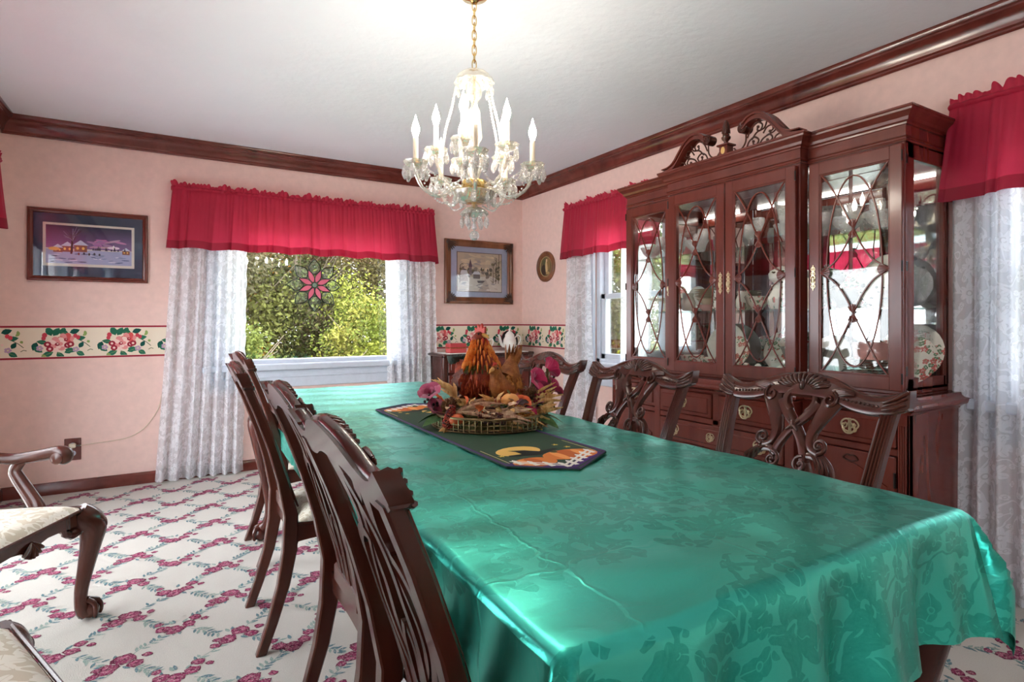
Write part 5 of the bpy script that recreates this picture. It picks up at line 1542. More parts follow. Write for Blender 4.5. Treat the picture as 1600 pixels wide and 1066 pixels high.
for k in range(12):
    x = rn.uniform(.0, .22); q.poly([(x - .006, -.03), (x + .006, -.03), (x, -.03 + rn.uniform(.015, .035))], srgb(46, 34, 62))
for k in range(5):
    x = -.06 + .028 * k; q.ell(x, -.058 + .003 * (k % 2), .006, .009, srgb(*rn.choice(((60, 30, 40), (120, 40, 44), (40, 44, 70)))), 0, 7)
q.build('winter_print', M['picture_print'], t, recalc=False)
MB().box(-w + .03, w - .03, -.016, -.0150, -h + .03, h - .03).build('picture_glazing', M['pic_glass'], t)
# church scene in the ornate oak frame
t, w, h = pic_frame('framed_picture', 'ornate oak framed snowy church print with pale blue mat beside the room corner', 2.128, 2.848, 1.297, 1.887, .062, .034, M['frame_oak'], True)
MB().box(-w + .055, w - .055, -.010, -.006, -h + .055, h - .055).build('mat', plain('pale_blue_mat', srgb(176, 188, 214), .7), t)
iw, ih, oy = .232, .178, .0
MB().box(-iw - .007, iw + .007, -.0115, -.0095, -ih - .007, ih + .007, .001).build('fillet', plain('dark_fillet', srgb(110, 100, 100), .6), t)
q = Print(lambda u, v, d: (u, -.0122 - d, v + oy), .00012)
rn = random.Random(9)
prect(-iw, iw, -ih, ih, srgb(206, 192, 168)); q.L = 60
for k in range(40):
    q.ell(rn.uniform(-iw + .06, iw - .06), rn.uniform(.03, ih - .02), rn.uniform(.02, .055), rn.uniform(.006, .016), srgb(*rn.choice(((222, 206, 178), (196, 184, 166), (176, 170, 164), (232, 216, 186)))), rn.uniform(-.3, .3), 9)
q.poly([(-iw, -ih), (iw, -ih), (iw, -.06), (.1, -.03), (-.05, -.05), (-iw, -.02)], srgb(226, 222, 212))
for k in range(60):
    x = rn.uniform(-iw + .03, iw - .03); q.ell(x, rn.uniform(-.045, .035) if x < .12 else rn.uniform(-.08, .10), rn.uniform(.008, .022), rn.uniform(.008, .02), srgb(*rn.choice(((110, 106, 98), (130, 122, 112), (86, 88, 80), (150, 142, 128), (120, 116, 84)))), rn.uniform(0, 3), 7)
q.poly([(-.115, -.03), (-.085, -.03), (-.085, .05), (-.115, .05)], srgb(128, 118, 118)); q.poly([(-.120, .048), (-.080, .048), (-.1, .125)], srgb(88, 82, 92))
q.poly([(-.205, -.085), (-.125, -.085), (-.125, -.03), (-.205, -.03)], srgb(170, 150, 142)); q.poly([(-.215, -.03), (-.12, -.03), (-.135, .015), (-.19, .015)], srgb(232, 234, 236))
q.poly([(-.07, -.06), (.0, -.06), (.0, -.02), (-.07, -.02)], srgb(120, 108, 104)); q.poly([(-.078, -.02), (.008, -.02), (-.01, .008), (-.06, .008)], srgb(226, 228, 232))
q.poly([(-.02, -.10), (.07, -.10), (.05, -.075), (-.03, -.078)], srgb(96, 92, 96))
q.poly([(-.02, -ih + .002), (.11, -ih + .002), (.07, -.08), (.055, -.06), (.05, -.08)], srgb(196, 186, 176))
for (x, hh) in ((.17, .24), (.20, .28), (.14, .18), (-.21, .16)):
    q.line([(x, -.10), (x + .006, -.10 + hh)], .006, srgb(84, 72, 58))
    for k in range(16):
        z = rn.uniform(0, hh); L = rn.uniform(.015, .05); sg = rn.choice((-1, 1)); x2 = min(x + sg * L, iw - .004)
        q.line([(x, -.10 + z), (max(x2, -iw + .004), -.10 + z + L * .7)], .0028, srgb(*rn.choice(((100, 90, 70), (130, 124, 80), (84, 84, 60)))))
for k in range(26): q.ell(rn.uniform(-iw + .04, iw - .04), rn.uniform(-ih + .01, -.09), rn.uniform(.015, .04), .005, srgb(*rn.choice(((240, 238, 232), (190, 190, 190), (156, 156, 160), (206, 198, 186)))), rn.uniform(-.4, .4), 8)
q.build('church_print', M['picture_print'], t, recalc=False)
MB().box(-w + .055, w - .055, -.018, -.0165, -h + .055, h - .055).build('picture_glazing', M['pic_glass'], t)
# small oval portrait on the right wall
t = thing('oval_portrait', 'small oval wooden frame with a faded figure print by the window curtain', 'picture', (XR - .001, 4.322, 1.637), R(-90))
N = 40
m = MB(); prof = [(.0, 0), (0, -.012), (.012, -.022), (.024, -.024), (.036, -.016), (.045, -.012), (.048, -.004), (.046, 0)]
m.rings([[((.145 - p) * cos(2 * pi * k / N), d, (.140 - p) * sin(2 * pi * k / N)) for p, d in prof] for k in range(N + 1)], caps=False)
m.build('oval_moulding', M['frame_oak'], t)
q = Print(lambda u, v, d: (u, -.005 - d, v), .0002)
q.ell(0, 0, .102, .098, srgb(206, 186, 130), 0, 32); q.L = 12
q.ell(0, 0, .09, .088, srgb(110, 92, 60), 0, 28)
q.ell(-.03, -.03, .045, .05, srgb(60, 46, 36), .3, 14); q.ell(.035, .02, .03, .06, srgb(140, 116, 70), 0, 14); q.ell(.01, -.01, .018, .06, srgb(214, 190, 140), .1, 14)
q.ell(.012, .055, .012, .016, srgb(226, 200, 160), 0, 10); q.ell(-.03, .04, .025, .025, srgb(90, 92, 60), 0, 10); q.ell(.03, -.06, .03, .014, srgb(180, 150, 100), 0, 10)
q.build('portrait_print', M['picture_print'], t, recalc=False)

# ------------------------------------------------------------------ stained glass flower on the window
sg_t = thing('stained_glass_flower', 'round stained glass flower with pink petals hanging on the window pane', 'suncatcher', (1.005, YB + .050, 1.428))
M['lead'] = plain('lead_came', srgb(34, 44, 42), .5, .6)
M['pink_glass'] = thin_glass('pink_stained_glass', (.95, .55, .62), .05, .05, .55, srgb(250, 150, 178))
M['clear_glass'] = thin_glass('clear_textured_glass', (.88, .94, .91), .06, .12, .04, (.75, .85, .8))
def petal(r0, r1, wd, ang, n=10):
    L = []
    for k in range(n + 1):
        s = k / n; L.append((r0 + (r1 - r0) * s, wd * sin(pi * s ** .85) * (1 - .25 * s)))
    pts = L + [(a, -b2) for a, b2 in L[-2:0:-1]]
    return [(a * sin(ang) + b2 * cos(ang), a * cos(ang) - b2 * sin(ang)) for a, b2 in pts]
for k in range(8):
    a = k * pi / 4
    po = petal(.085, .215, .052, a)
    o = MB().prism(po, lambda u, v, d: (u, d, v), -.0015, .0015).build('clear_petal', M['clear_glass'], sg_t)
    MB().tube([(u, 0, v) for u, v in po], .0042, 5, closed=True).build('lead_line', M['lead'], o)
    pi_ = petal(.022, .132, .024, a + pi / 8)
    o = MB().prism(pi_, lambda u, v, d: (u, d, v), -.0035, .0005).build('pink_petal', M['pink_glass'], sg_t)
    MB().tube([(u, -.0015, v) for u, v in pi_], .0036, 5, closed=True).build('lead_line', M['lead'], o)
o = MB().lathe([(0, .004), (.018, .003), (.020, 0), (.018, -.003), (0, -.003)], 18, axis='-y').build('centre_jewel', plain('grey_green_jewel', srgb(120, 150, 130), .15), sg_t)
MB().tube([(.021 * cos(2 * pi * k / 20), 0, .021 * sin(2 * pi * k / 20)) for k in range(20)], .003, 5, closed=True).build('lead_line', M['lead'], o)
MB().tube([(0, 0, .213), (.0, .004, .30), (0, .008, .46)], .0006, 4).build('hanging_thread', M['lead'], sg_t)

# ------------------------------------------------------------------ outlet, plug and cord
ot = thing('wall_outlet', 'cherry wood outlet plate with white sockets low on the back wall', 'outlet', (-.556, YB, .284))
MB().box(-.045, .045, -.007, -.0005, -.073, .073, .004).build('cover_plate', M['cherry'], ot)
for z in (-.026, .026):
    s = MB(); s.lathe([(0, .0105), (.0165, .0105), (.018, .009), (.018, .004)], 18, (0, 0, z), axis='-y'); so = s.build('socket', M['white_paint'], ot)
    k = MB(); k.box(-.007, -.0045, -.0112, -.0100, z - .003, z + .006); k.box(.0045, .007, -.0112, -.0100, z - .003, z + .006); k.build('slot', M['iron'], so)
cd = thing('power_cord', 'thin cream cord plugged into the outlet and running behind the curtain', 'cord', (0, 0, 0))
MB().box(-.575, -.538, YB - .036, YB - .0115, .296, .326, .005).build('plug', plain('ivory_plastic', srgb(225, 212, 190), .5), cd)
MB().tube([(-.538, YB - .024, .311), (-.515, YB - .022, .308)], .006, 8).build('strain_relief', plain('dark_plastic', srgb(90, 84, 80), .5), cd)
MB().tube(cr([(-.515, YB - .022, .308), (-.44, YB - .012, .312), (-.33, YB - .006, .318), (-.24, YB - .005, .335), (-.16, YB - .005, .385), (-.10, YB - .005, .465), (-.07, YB - .006, .53), (-.05, YB - .007, .62)], 6), .0028, 6).build('wire', plain('cream_wire', srgb(226, 206, 184), .5), cd)

# ================================================================== CORNER SIDE CABINET
sd = thing('side_cabinet', 'small dark wood side cabinet in the corner behind the centrepiece', 'cabinet', (2.40, 4.535, 0))
MB().box(-.455, .455, -.19, .185, .832, .858, .010).build('top', M['mahogany'], sd)
MB().box(-.43, .43, -.165, .175, .40, .832, .004).build('carcass', M['mahogany'], sd)
for x0, x1 in ((-.40, -.01), (.01, .40)):
    o = MB().box(x0, x1, -.176, -.160, .70, .815, .004).box(x0 + .02, x1 - .02, -.181, -.17, .72, .795, .004).build('drawer', M['cherry'], sd)
    bail_pull(o, (x0 + x1) / 2, -.181, .76, 1.0)
    o = MB().box(x0, x1, -.176, -.160, .42, .68, .004).box(x0 + .04, x1 - .04, -.182, -.17, .46, .64, .006).build('door', M['cherry'], sd)
for sx in (-1, 1):
    for y in (-.15, .16):
        MB().lathe([(.012, .001), (.018, .02), (.014, .05), (.024, .09), (.02, .3), (.026, .36), (.018, .38), (.03, .40), (.03, .83)], 14, (sx * .425, y, 0)).build('leg', M['mahogany'], sd)
zs = .859
def wv(u, v):
    x = -.36 + .72 * u; y = -.183 + .30 * v
    return (2.36 + x * 1.0, 4.535 + y, zs + .002 + .0008 * sin(u * 60))
dl = MB().box(1.98, 2.80, 4.36, 4.62, zs, zs + .0025)
for k in range(27): dl.lathe([(0, -.004), (.017, -.004), (.017, 0), (0, 0)], 10, (1.99 + k * .030, 4.352, zs + .0022), sy=.5)
tag(dl.build('lace_doily', plain('white_cotton_lace', srgb(240, 238, 234), .8, bump=(160, .4))), 'white scalloped lace doily on the corner side cabinet', 'doily')
rb = thing('red_box', 'small red keepsake box on the doily by the lace curtain', 'box', (2.115, 4.46, zs + .003))
MB().box(-.078, .078, -.05, .05, 0, .040, .004).build('box_body', plain('red_leather', srgb(196, 70, 70), .4), rb)
MB().box(-.079, .079, -.051, .051, .0405, .046, .002).build('gold_band', M['gold'], rb)
MB().box(-.078, .078, -.05, .05, .0465, .082, .005).build('box_lid', plain('red_leather_lid', srgb(188, 58, 62), .4), rb)
def pot(label, x, y, s, mat, spout=True):
    t = thing('teapot' if spout else 'sugar_bowl', label, 'teapot' if spout else 'sugar bowl', (x, y, zs + .003), R(-25))
    MB().lathe([(0, 0), (.045 * s, 0), (.047 * s, .006 * s), (.036 * s, .014 * s), (.05 * s, .035 * s), (.062 * s, .07 * s), (.058 * s, .105 * s), (.044 * s, .13 * s), (.042 * s, .142 * s), (0, .142 * s)], 24).build('pot_body', mat, t)
    MB().lathe([(.044 * s, .142 * s), (.042 * s, .150 * s), (.024 * s, .172 * s), (.010 * s, .182 * s), (.008 * s, .190 * s), (.012 * s, .198 * s), (.006 * s, .208 * s), (0, .210 * s)], 20).build('lid', mat, t)
    MB().tube([(p[0] * s, 0, p[1] * s) for p in cr([(.045, .12), (.075, .145), (.098, .125), (.094, .085), (.075, .055), (.055, .045)], 6)], .0065 * s, 8).build('handle', M['china'], t)
    if spout:
        p = cr([(-.050, .045), (-.075, .065), (-.085, .10), (-.094, .135), (-.108, .150)], 5); n = len(p)
        MB().tube([(a * s, 0, b2 * s) for a, b2 in p], [(.017 - .010 * i / n) * s for i in range(n)], 10).build('spout', M['china'], t)
    else:
        MB().tube([(-p[0] * s, 0, p[1] * s) for p in cr([(.045, .12), (.075, .145), (.098, .125), (.094, .085), (.075, .055), (.055, .045)], 6)], .0065 * s, 8).build('handle', M['china'], t)
    return t
pot('tall white rose-painted teapot on the corner cabinet in front of a black tray', 2.655, 4.46, 1.0, M['china_flower2'] if 'china_flower2' in M else M['china'])
pot('white rose-painted sugar bowl on the corner cabinet behind the rooster', 2.385, 4.45, .82, M['china'], False)
tr = thing('black_tray', 'black oval tray leaning on the wall behind the white teapot', 'tray', (2.77, 4.665, zs))
t_ = MB(); t_.lathe([(0, 0), (.07, 0), (.085, .006), (.090, .014), (.086, .014), (.068, .005), (0, .005)], 30, sy=1.05)
o = t_.build('tray_disc', plain('black_lacquer', srgb(26, 24, 28), .3), tr); o.location = (0, 0, .092); o.rotation_euler = (R(76), 0, 0)

# ================================================================== CENTREPIECE
CPX, CPY, CPZ = .965, 1.755, rz + .0035
CA = R(-31)
def cw(x, y, z=0.0): return (CPX + x * cos(CA) - y * sin(CA), CPY + x * sin(CA) + y * cos(CA), CPZ + z)
tray = thing('gallery_tray', 'round bronze gallery tray with pierced rim under the autumn arrangement', 'tray', (CPX, CPY, CPZ), CA)
RT = .205
MB().lathe([(0, 0), (RT - .006, 0), (RT, .003), (RT, .006), (0, .005)], 56).build('tray_base', M['pewter'], tray)
rim = MB()
for z, r in ((.046, .0042), (.0265, .002), (.012, .002)): rim.tube([((RT - .004) * cos(2 * pi * k / 64), (RT - .004) * sin(2 * pi * k / 64), z) for k in range(64)], r, 6, closed=True)
for k in range(64):
    a = 2 * pi * k / 64; rim.tube([((RT - .004) * cos(a), (RT - .004) * sin(a), .004), ((RT - .004) * cos(a), (RT - .004) * sin(a), .046)], .0024, 4)
rim.build('pierced_gallery', M['pewter'], tray)
# --- rooster
def fowl(name, label, loc, ang, s, body, neck, hen):
    t = thing(name, label, 'figurine', loc, ang)
    B = MB()
    if not hen:
        pts = cr([(-.085, 0, .150), (-.06, 0, .115), (-.015, 0, .085), (.025, 0, .095), (.034, 0, .130), (.022, 0, .170), (.014, 0, .205), (.018, 0, .232), (.034, 0, .242)], 5)
        rs = cr([(.012,), (.036,), (.060,), (.060,), (.052,), (.038,), (.027,), (.023,), (.012,)], 5)
    else:
        pts = cr([(-.060, 0, .190), (-.050, 0, .150), (-.025, 0, .095), (.015, 0, .070), (.045, 0, .085), (.060, 0, .112), (.070, 0, .135), (.084, 0, .140)], 5)
        rs = cr([(.004,), (.026,), (.050,), (.056,), (.040,), (.025,), (.020,), (.010,)], 5)
    B.tube([vmul(p, s) for p in pts], [r[0] * s for r in rs], 16)
    bo = B.build('body', body, t, angle=180)
    def feathers(nm, mat, rows, parent=t):
        f = MB()
        for (p, d, L, w_) in rows:
            d = vnorm(d); sd_ = vnorm(vcross(d, (p[0] * .0 + .0, .3, 1)))
            q = [p, vadd(p, vmul(d, L * .5)), vadd(p, vmul(d, L))]
            f.tube([vmul(x, s) for x in cr(q, 3)], [w_ * s * k for k in (.7, 1, 1.1, 1, .8, .5, .15)], 6, flat=.35)
        return f.build(nm, mat, parent, angle=60)
    hd = pts[-1]; rows = []
    if not hen:
        rnd = random.Random(3)
        for j in range(5):
            z = .225 - .017 * j; rr = .020 + .0082 * j
            for k in range(13):
                a = 2 * pi * k / 13 + j * .25
                rows.append(((.018 + rr * cos(a) * .9 + .002 * j, rr * sin(a), z), (cos(a) * .45, sin(a) * .45, -1), .032 + .002 * j, .0085))
        feathers('neck_hackle', neck, rows)
        feathers('breast_feathers', M['f_breast'], [((.012 + .060 * cos(e) * cos(a), .060 * cos(e) * sin(a), .094 + .058 * sin(e)), (cos(a) * .35, sin(a) * .35, -1), .028, .0095) for e in (.55, .3, .05, -.2, -.45, -.7) for a in [k * .37 + e * 5 for k in range(17)]])
        feathers('tail_plumes', M['f_dark'], [((-.075, .012 * k, .145), (-.75 + .02 * abs(k), .06 * k, .8 - .05 * abs(k)), .035, .012) for k in range(-3, 4)])
        for sg in (-1, 1):
            feathers('wing', M['f_wing'], [((.02 - .006 * k, sg * (.052 + .002 * k), .125 - .011 * k), (-1, sg * .02, -.30 - .06 * k), .085, .013) for k in range(5)])
        cb = MB(); cbp = [(-.012, .0), (-.018, .018), (-.006, .012), (-.004, .030), (.008, .016), (.014, .032), (.020, .014), (.030, .022), (.030, .0)]
        cb.prism(cbp, lambda u, v, d: ((.014 + u) * s, d * s, (.248 + v) * s), -.0045, .0045); cb.build('comb', M['comb'], t)
        wt = MB()
        for sg in (-1, 1): wt.ball(((.040) * s, sg * .008 * s, .216 * s), .007 * s, .005 * s, .016 * s, 8, 6)
        wt.build('wattle', M['comb'], t)
        feathers('moss_collar', M['moss'], [((.030 + .046 * cos(a), .050 * sin(a), .140 - .012 * j), (cos(a), sin(a), -.9 + .3 * sin(5 * a)), .020, .009) for j in (0, 1) for a in [k * .3 - 2.1 + j * .15 for k in range(15)]])
    else:
        feathers('back_feathers', M['f_hen2'], [((-.002 + .056 * cos(e) * cos(a), .055 * cos(e) * sin(a), .078 + .054 * sin(e)), (-.5, sin(a) * .2, -.7), .026, .009) for e in (.7, .45, .2, -.05, -.3, -.55) for a in [k * .39 + e * 5 for k in range(16)]])
        feathers('tail_plumes', neck, [((-.050, .010 * k, .150), (-.30, .10 * k, 1), .075, .012) for k in range(-2, 3)])
        for sg in (-1, 1):
            feathers('wing', M['f_hen'], [((.03 - .008 * k, sg * (.047 + .002 * k), .100 - .010 * k), (-1, sg * .02, .15 - .10 * k), .075, .013) for k in range(5)])
        MB().prism([(-.010, 0), (-.006, .010), (.0, .006), (.006, .012), (.012, .0)], lambda u, v, d: ((.070 + u) * s, d * s, (.152 + v) * s), -.003, .003).build('comb', M['comb'], t)
    bk = MB(); bk.tube([vmul(hd, s), vmul(vadd(hd, (.016, 0, -.004)), s), vmul(vadd(hd, (.026, 0, -.012)), s)], [.008 * s, .006 * s, .001 * s], 8); bk.build('beak', M['beak'], t)
    ey = MB()
    for sg in (-1, 1): ey.ball(vmul(vadd(hd, (-.008, sg * .0145, .003)), s), .0036 * s, n=8, m=6)
    ey.build('eye', M['black_gloss'], t)
    lg = MB()
    for sg in (-1, 1): lg.tube([vmul((.0, sg * .022, .05), s), vmul((.004, sg * .024, .001), s)], .006 * s, 8)
    lg.build('shank', M['beak'], t)
    return t
def mottled(name, a, b2, c, sc_=40):
    t = NT(name); co = t.coord('Object'); n = t.noise(co, sc_, 4, .7)
    p = t.pbsdf(t.ramp(n, [(.3, a), (.5, b2), (.7, c)]), .6, 0, .3); t.l(t.bump(t.noise(co, sc_ * 3, 3), .5, .004), p.inputs['Normal']); return t.done(p)
M['f_body'] = mottled('rooster_breast', srgb(86, 24, 16), srgb(132, 46, 24), srgb(170, 78, 36))
M['f_neck'] = mottled('golden_hackle', srgb(190, 84, 28), srgb(226, 126, 48), srgb(244, 182, 98))
M['f_dark'] = mottled('dark_tail', srgb(18, 30, 26), srgb(34, 50, 40), srgb(60, 50, 40))
M['f_wing'] = mottled('brown_wing', srgb(48, 20, 16), srgb(84, 34, 22), srgb(120, 60, 30))
M['f_hen'] = mottled('golden_hen', srgb(112, 60, 26), srgb(152, 88, 40), srgb(180, 118, 62))
M['f_breast'] = mottled('breast_feather', srgb(84, 22, 16), srgb(146, 54, 28), srgb(190, 94, 46), 90)
M['f_hen2'] = mottled('hen_feather', srgb(146, 80, 36), srgb(204, 130, 62), srgb(226, 166, 96), 90)
M['comb'] = plain('red_comb', srgb(196, 52, 34), .55)
M['moss'] = mottled('green_moss', srgb(58, 62, 26), srgb(88, 88, 40), srgb(110, 84, 40), 70)
M['beak'] = plain('horn_beak', srgb(206, 150, 70), .4)
M['black_gloss'] = plain('black_bead', srgb(14, 12, 12), .1)
fowl('rooster_figurine', 'red-brown rooster figurine with golden neck and red comb on the arrangement', cw(-.052, .040, .055), CA + R(-42), 1.06, M['f_body'], M['f_neck'], False)
fowl('hen_figurine', 'golden brown hen figurine behind the husks beside the rooster', cw(.050, .02, .058), CA + R(-118), .98, M['f_hen'], M['f_hen'], True)
# --- moss and twig nest
nest = MB(); rnd = random.Random(21)
nest.ball((CPX, CPY, CPZ + .008), .165, .165, .056, 28, 8, f=lambda a, ph: 1 + .06 * sin(a * 7) + .04 * sin(a * 13 + 1))
for k in range(420):
    a = rnd.random() * 6.283; r = .195 * sqrt(rnd.random()); z = .012 + .06 * (1 - (r / .21) ** 2)
    L = rnd.uniform(.03, .09); d = rnd.random() * 6.283; up = rnd.uniform(-.2, .6)
    p0 = (CPX + r * cos(a), CPY + r * sin(a), CPZ + z)
    p2 = (p0[0] + L * cos(d), p0[1] + L * sin(d), p0[2] + L * up * .5)
    if hypot(p2[0] - CPX, p2[1] - CPY) > .225: continue
    p1 = tuple((x + y) / 2 + rnd.uniform(-.012, .012) for x, y in zip(p0, p2))
    nest.tube([p0, p1, (p2[0], p2[1], max(p2[2], CPZ + .008))], [.0022, .002, .0008], 4, mi=rnd.choice((1, 2, 3, 0)))
o = nest.build('moss_nest', [M['moss'], plain('dark_twig', srgb(54, 38, 28), .8), plain('dry_straw', srgb(150, 116, 70), .8), plain('plum_twig', srgb(70, 40, 44), .8)])
tag(o, 'tangle of dark moss and twigs filling the bronze tray', 'moss', kind='stuff')
# --- gourds and pumpkins
def pumpkin(name, x, y, z, r, col, label, lobes=8, sq=.8, stem=True):
    t = thing(name, label, 'gourd', cw(x, y, z), rnd.random() * 3, 'gourds in the arrangement')
    MB().ball((0, 0, r * sq), r, r, r * sq, 24, 12, f=lambda a, ph: 1 + .06 * abs(cos(a * lobes / 2)) - .14 * (1 - sin(ph)) ** 2).build('flesh', plain(name + '_skin', col, .4, bump=(60, .15)), t, angle=180)
    if stem: MB().tube([(0, 0, r * sq * 1.75), (.003, 0, r * sq * 2.05), (.010, .002, r * sq * 2.3)], [.005, .0035, .004], 7).build('stem', M['moss'], t)
pumpkin('small_pumpkin', -.108, -.142, .016, .027, srgb(226, 104, 56), 'small orange-red pumpkin low at the front left of the tray')
pumpkin('golden_gourd', .070, -.095, .062, .030, srgb(236, 164, 88), 'round golden gourd sitting above the husks at the front', 5, .95)
pumpkin('pear_gourd', .035, -.06, .062, .022, srgb(196, 96, 60), 'small rust gourd left of the golden gourd', 6, .9)
def corn(label, x, y, z, L, r, ang, tilt, cols):
    t = thing('ear_of_corn', label, 'corn', cw(x, y, z), ang, 'ears of indian corn')
    k_ = MB(); rr = random.Random(int(L * 1e4))
    rows, n = 14, 12
    for i in range(rows):
        q = (i + .5) / rows; rad = r * (1 - .55 * q ** 2.2) * (.82 + .18 * min(1, q * 6))
        for j in range(n):
            a = 2 * pi * (j + .5 * (i % 2)) / n
            k_.ball((rad * cos(a), rad * sin(a), L * q), r * .24, r * .24, L / rows * .55, 5, 4, mi=rr.randrange(len(cols)))
    ko = k_.build('kernels', [plain('kernel_%d_%d' % (int(L * 1000), i), c, .25) for i, c in enumerate(cols)], t, angle=80)
    ko.rotation_euler = (0, tilt, 0)
    co = MB().tube([(0, 0, -.02), (0, 0, L * .96)], [r * .6, r * .3], 8).build('cob', plain('cob_%d' % int(L * 1000), srgb(190, 140, 90), .7), t); co.rotation_euler = (0, tilt, 0)
    hk = MB()
    for j in range(5):
        a = j * 1.256; hk.tube([(r * .5 * cos(a), r * .5 * sin(a), 0), (r * 1.0 * cos(a), r * 1.0 * sin(a), -.02), (r * 1.5 * cos(a), r * 1.5 * sin(a), -.055)], [.004, .008, .002], 6, flat=.3)
    h_ = hk.build('husk', M['husk'], t); h_.rotation_euler = (0, tilt, 0)
def m_husk():
    t = NT('corn_husk'); co = t.coord('Object', (60, 60, 8)); n = t.noise(co, 1.2, 4, .6)
    return t.done(t.pbsdf(t.ramp(n, [(.3, srgb(186, 124, 66)), (.55, srgb(224, 178, 116)), (.75, srgb(240, 210, 162))]), .7, 0, .2))
M['husk'] = m_husk()
M['husk_plum'] = mottled('plum_husk', srgb(140, 88, 74), srgb(192, 148, 116), srgb(228, 198, 160), 50)
red_c = [srgb(120, 24, 24), srgb(150, 40, 34), srgb(86, 20, 26), srgb(180, 70, 50)]
yel_c = [srgb(200, 140, 60), srgb(216, 164, 84), srgb(176, 104, 44)]
corn('dark red ear of indian corn upright at the left front of the tray', -.135, -.145, .012, .075, .017, CA + R(180), R(-14), red_c)
corn('golden ear of indian corn lying at the right front of the tray', .145, -.105, .040, .085, .016, CA + R(200), R(62), yel_c)
corn('plum ear of indian corn lying across the front of the arrangement', .06, -.150, .040, .095, .015, CA + R(185), R(80), [srgb(84, 40, 44), srgb(120, 60, 50), srgb(160, 100, 70)])
# --- corn husk sprays
def husk_spray(label, x, y, z, n, L, az, spread, el, mat, seed):
    r_ = random.Random(seed); m_ = MB()
    for k in range(n):
        a = az + spread * (k / (n - 1) - .5) + r_.uniform(-.1, .1); e = el + r_.uniform(-.25, .25); l = L * r_.uniform(.75, 1.15)
        p0 = (r_.uniform(-.008, .008), r_.uniform(-.008, .008), 0)
        c1 = (p0[0] + cos(a) * cos(e) * l * .5, p0[1] + sin(a) * cos(e) * l * .5, sin(e) * l * .55)
        c2 = (p0[0] + cos(a) * cos(e * .7) * l, p0[1] + sin(a) * cos(e * .7) * l, sin(e * .8) * l + r_.uniform(-.02, .01))
        m_.tube(cr([p0, c1, c2], 4), [.003, .0045, .006, .0065, .0065, .006, .0045, .003, .001], 6, flat=.25)
    o = m_.build('corn_husk_spray', mat, angle=60); put(o, cw(x, y, z), CA); tag(o, label, 'dried husks', 'corn husk sprays in the arrangement')
husk_spray('upright tan corn husk spray at the left of the rooster', -.115, -.02, .055, 14, .125, R(140), 1.2, 1.05, M['husk'], 1)
husk_spray('tan corn husk spray fanning out at the right edge under the pink roses', .135, -.03, .050, 15, .120, R(20), 1.5, .70, M['husk'], 2)
husk_spray('low corn husk curl at the far right rim of the tray', .160, -.06, .045, 7, .085, R(-20), 1.6, .45, M['husk'], 3)
husk_spray('plum-striped husk bundle lying across the front of the arrangement', -.10, -.135, .062, 16, .155, R(10), .8, .16, M['husk_plum'], 4)
husk_spray('second plum husk bundle sweeping right below the golden gourd', .0, -.14, .050, 14, .140, R(0), .9, .08, M['husk_plum'], 5)
husk_spray('short husk tuft standing in front of the hen', .02, -.07, .060, 8, .075, R(250), 2.6, .9, M['husk'], 6)
husk_spray('short husk tuft in front of the rooster', -.075, -.075, .060, 8, .070, R(230), 2.6, .8, M['husk'], 7)
# --- silk roses
def petal_patch(mb, c, r, a, tilt, open_):
    nu, nv = 6, 5; b0 = len(mb.v)
    def f(u, v):
        w = (u - .5) * 2; th = a + w * .85 * (1 - .3 * v)
        rr = r * (.25 + open_ * v ** 1.1) ; z = r * (1.25 * v ** .8 - .22 * w * w * v - .35 * open_ * v ** 3)
        return (c[0] + rr * cos(th), c[1] + rr * sin(th), c[2] + z)
    mb.grid(nu, nv, f)
def silk_rose(label, x, y, z, r, mat, seed, tilt=(0, 0)):
    t = thing('silk_rose', label, 'flower', cw(x, y, z), CA + seed, 'silk roses in the arrangement')
    m_ = MB()
    for ring, (n, op) in enumerate(((3, .25), (4, .5), (5, .8), (6, 1.05))):
        for k in range(n): petal_patch(m_, (0, 0, 0), r * (.62 + .12 * ring), 2 * pi * k / n + ring * .6, 0, op)
    o = m_.build('petals', mat, t, angle=180, recalc=False); o.rotation_euler = (tilt[0], tilt[1], 0)
    s_ = MB(); s_.tube([(0, 0, .004), (0, 0, -.03), (-x * .2, -y * .2, -.055)], [.006, .004, .003], 6); s_.build('calyx', M['moss'], t)
    return t
M['rose_mag'] = plain('magenta_silk', srgb(206, 30, 96), .6, Sheen_Weight=.4)
M['rose_plum'] = plain('plum_silk', srgb(160, 44, 84), .6, Sheen_Weight=.4)
M['rose_orange'] = plain('orange_silk', srgb(236, 106, 50), .6, Sheen_Weight=.3)
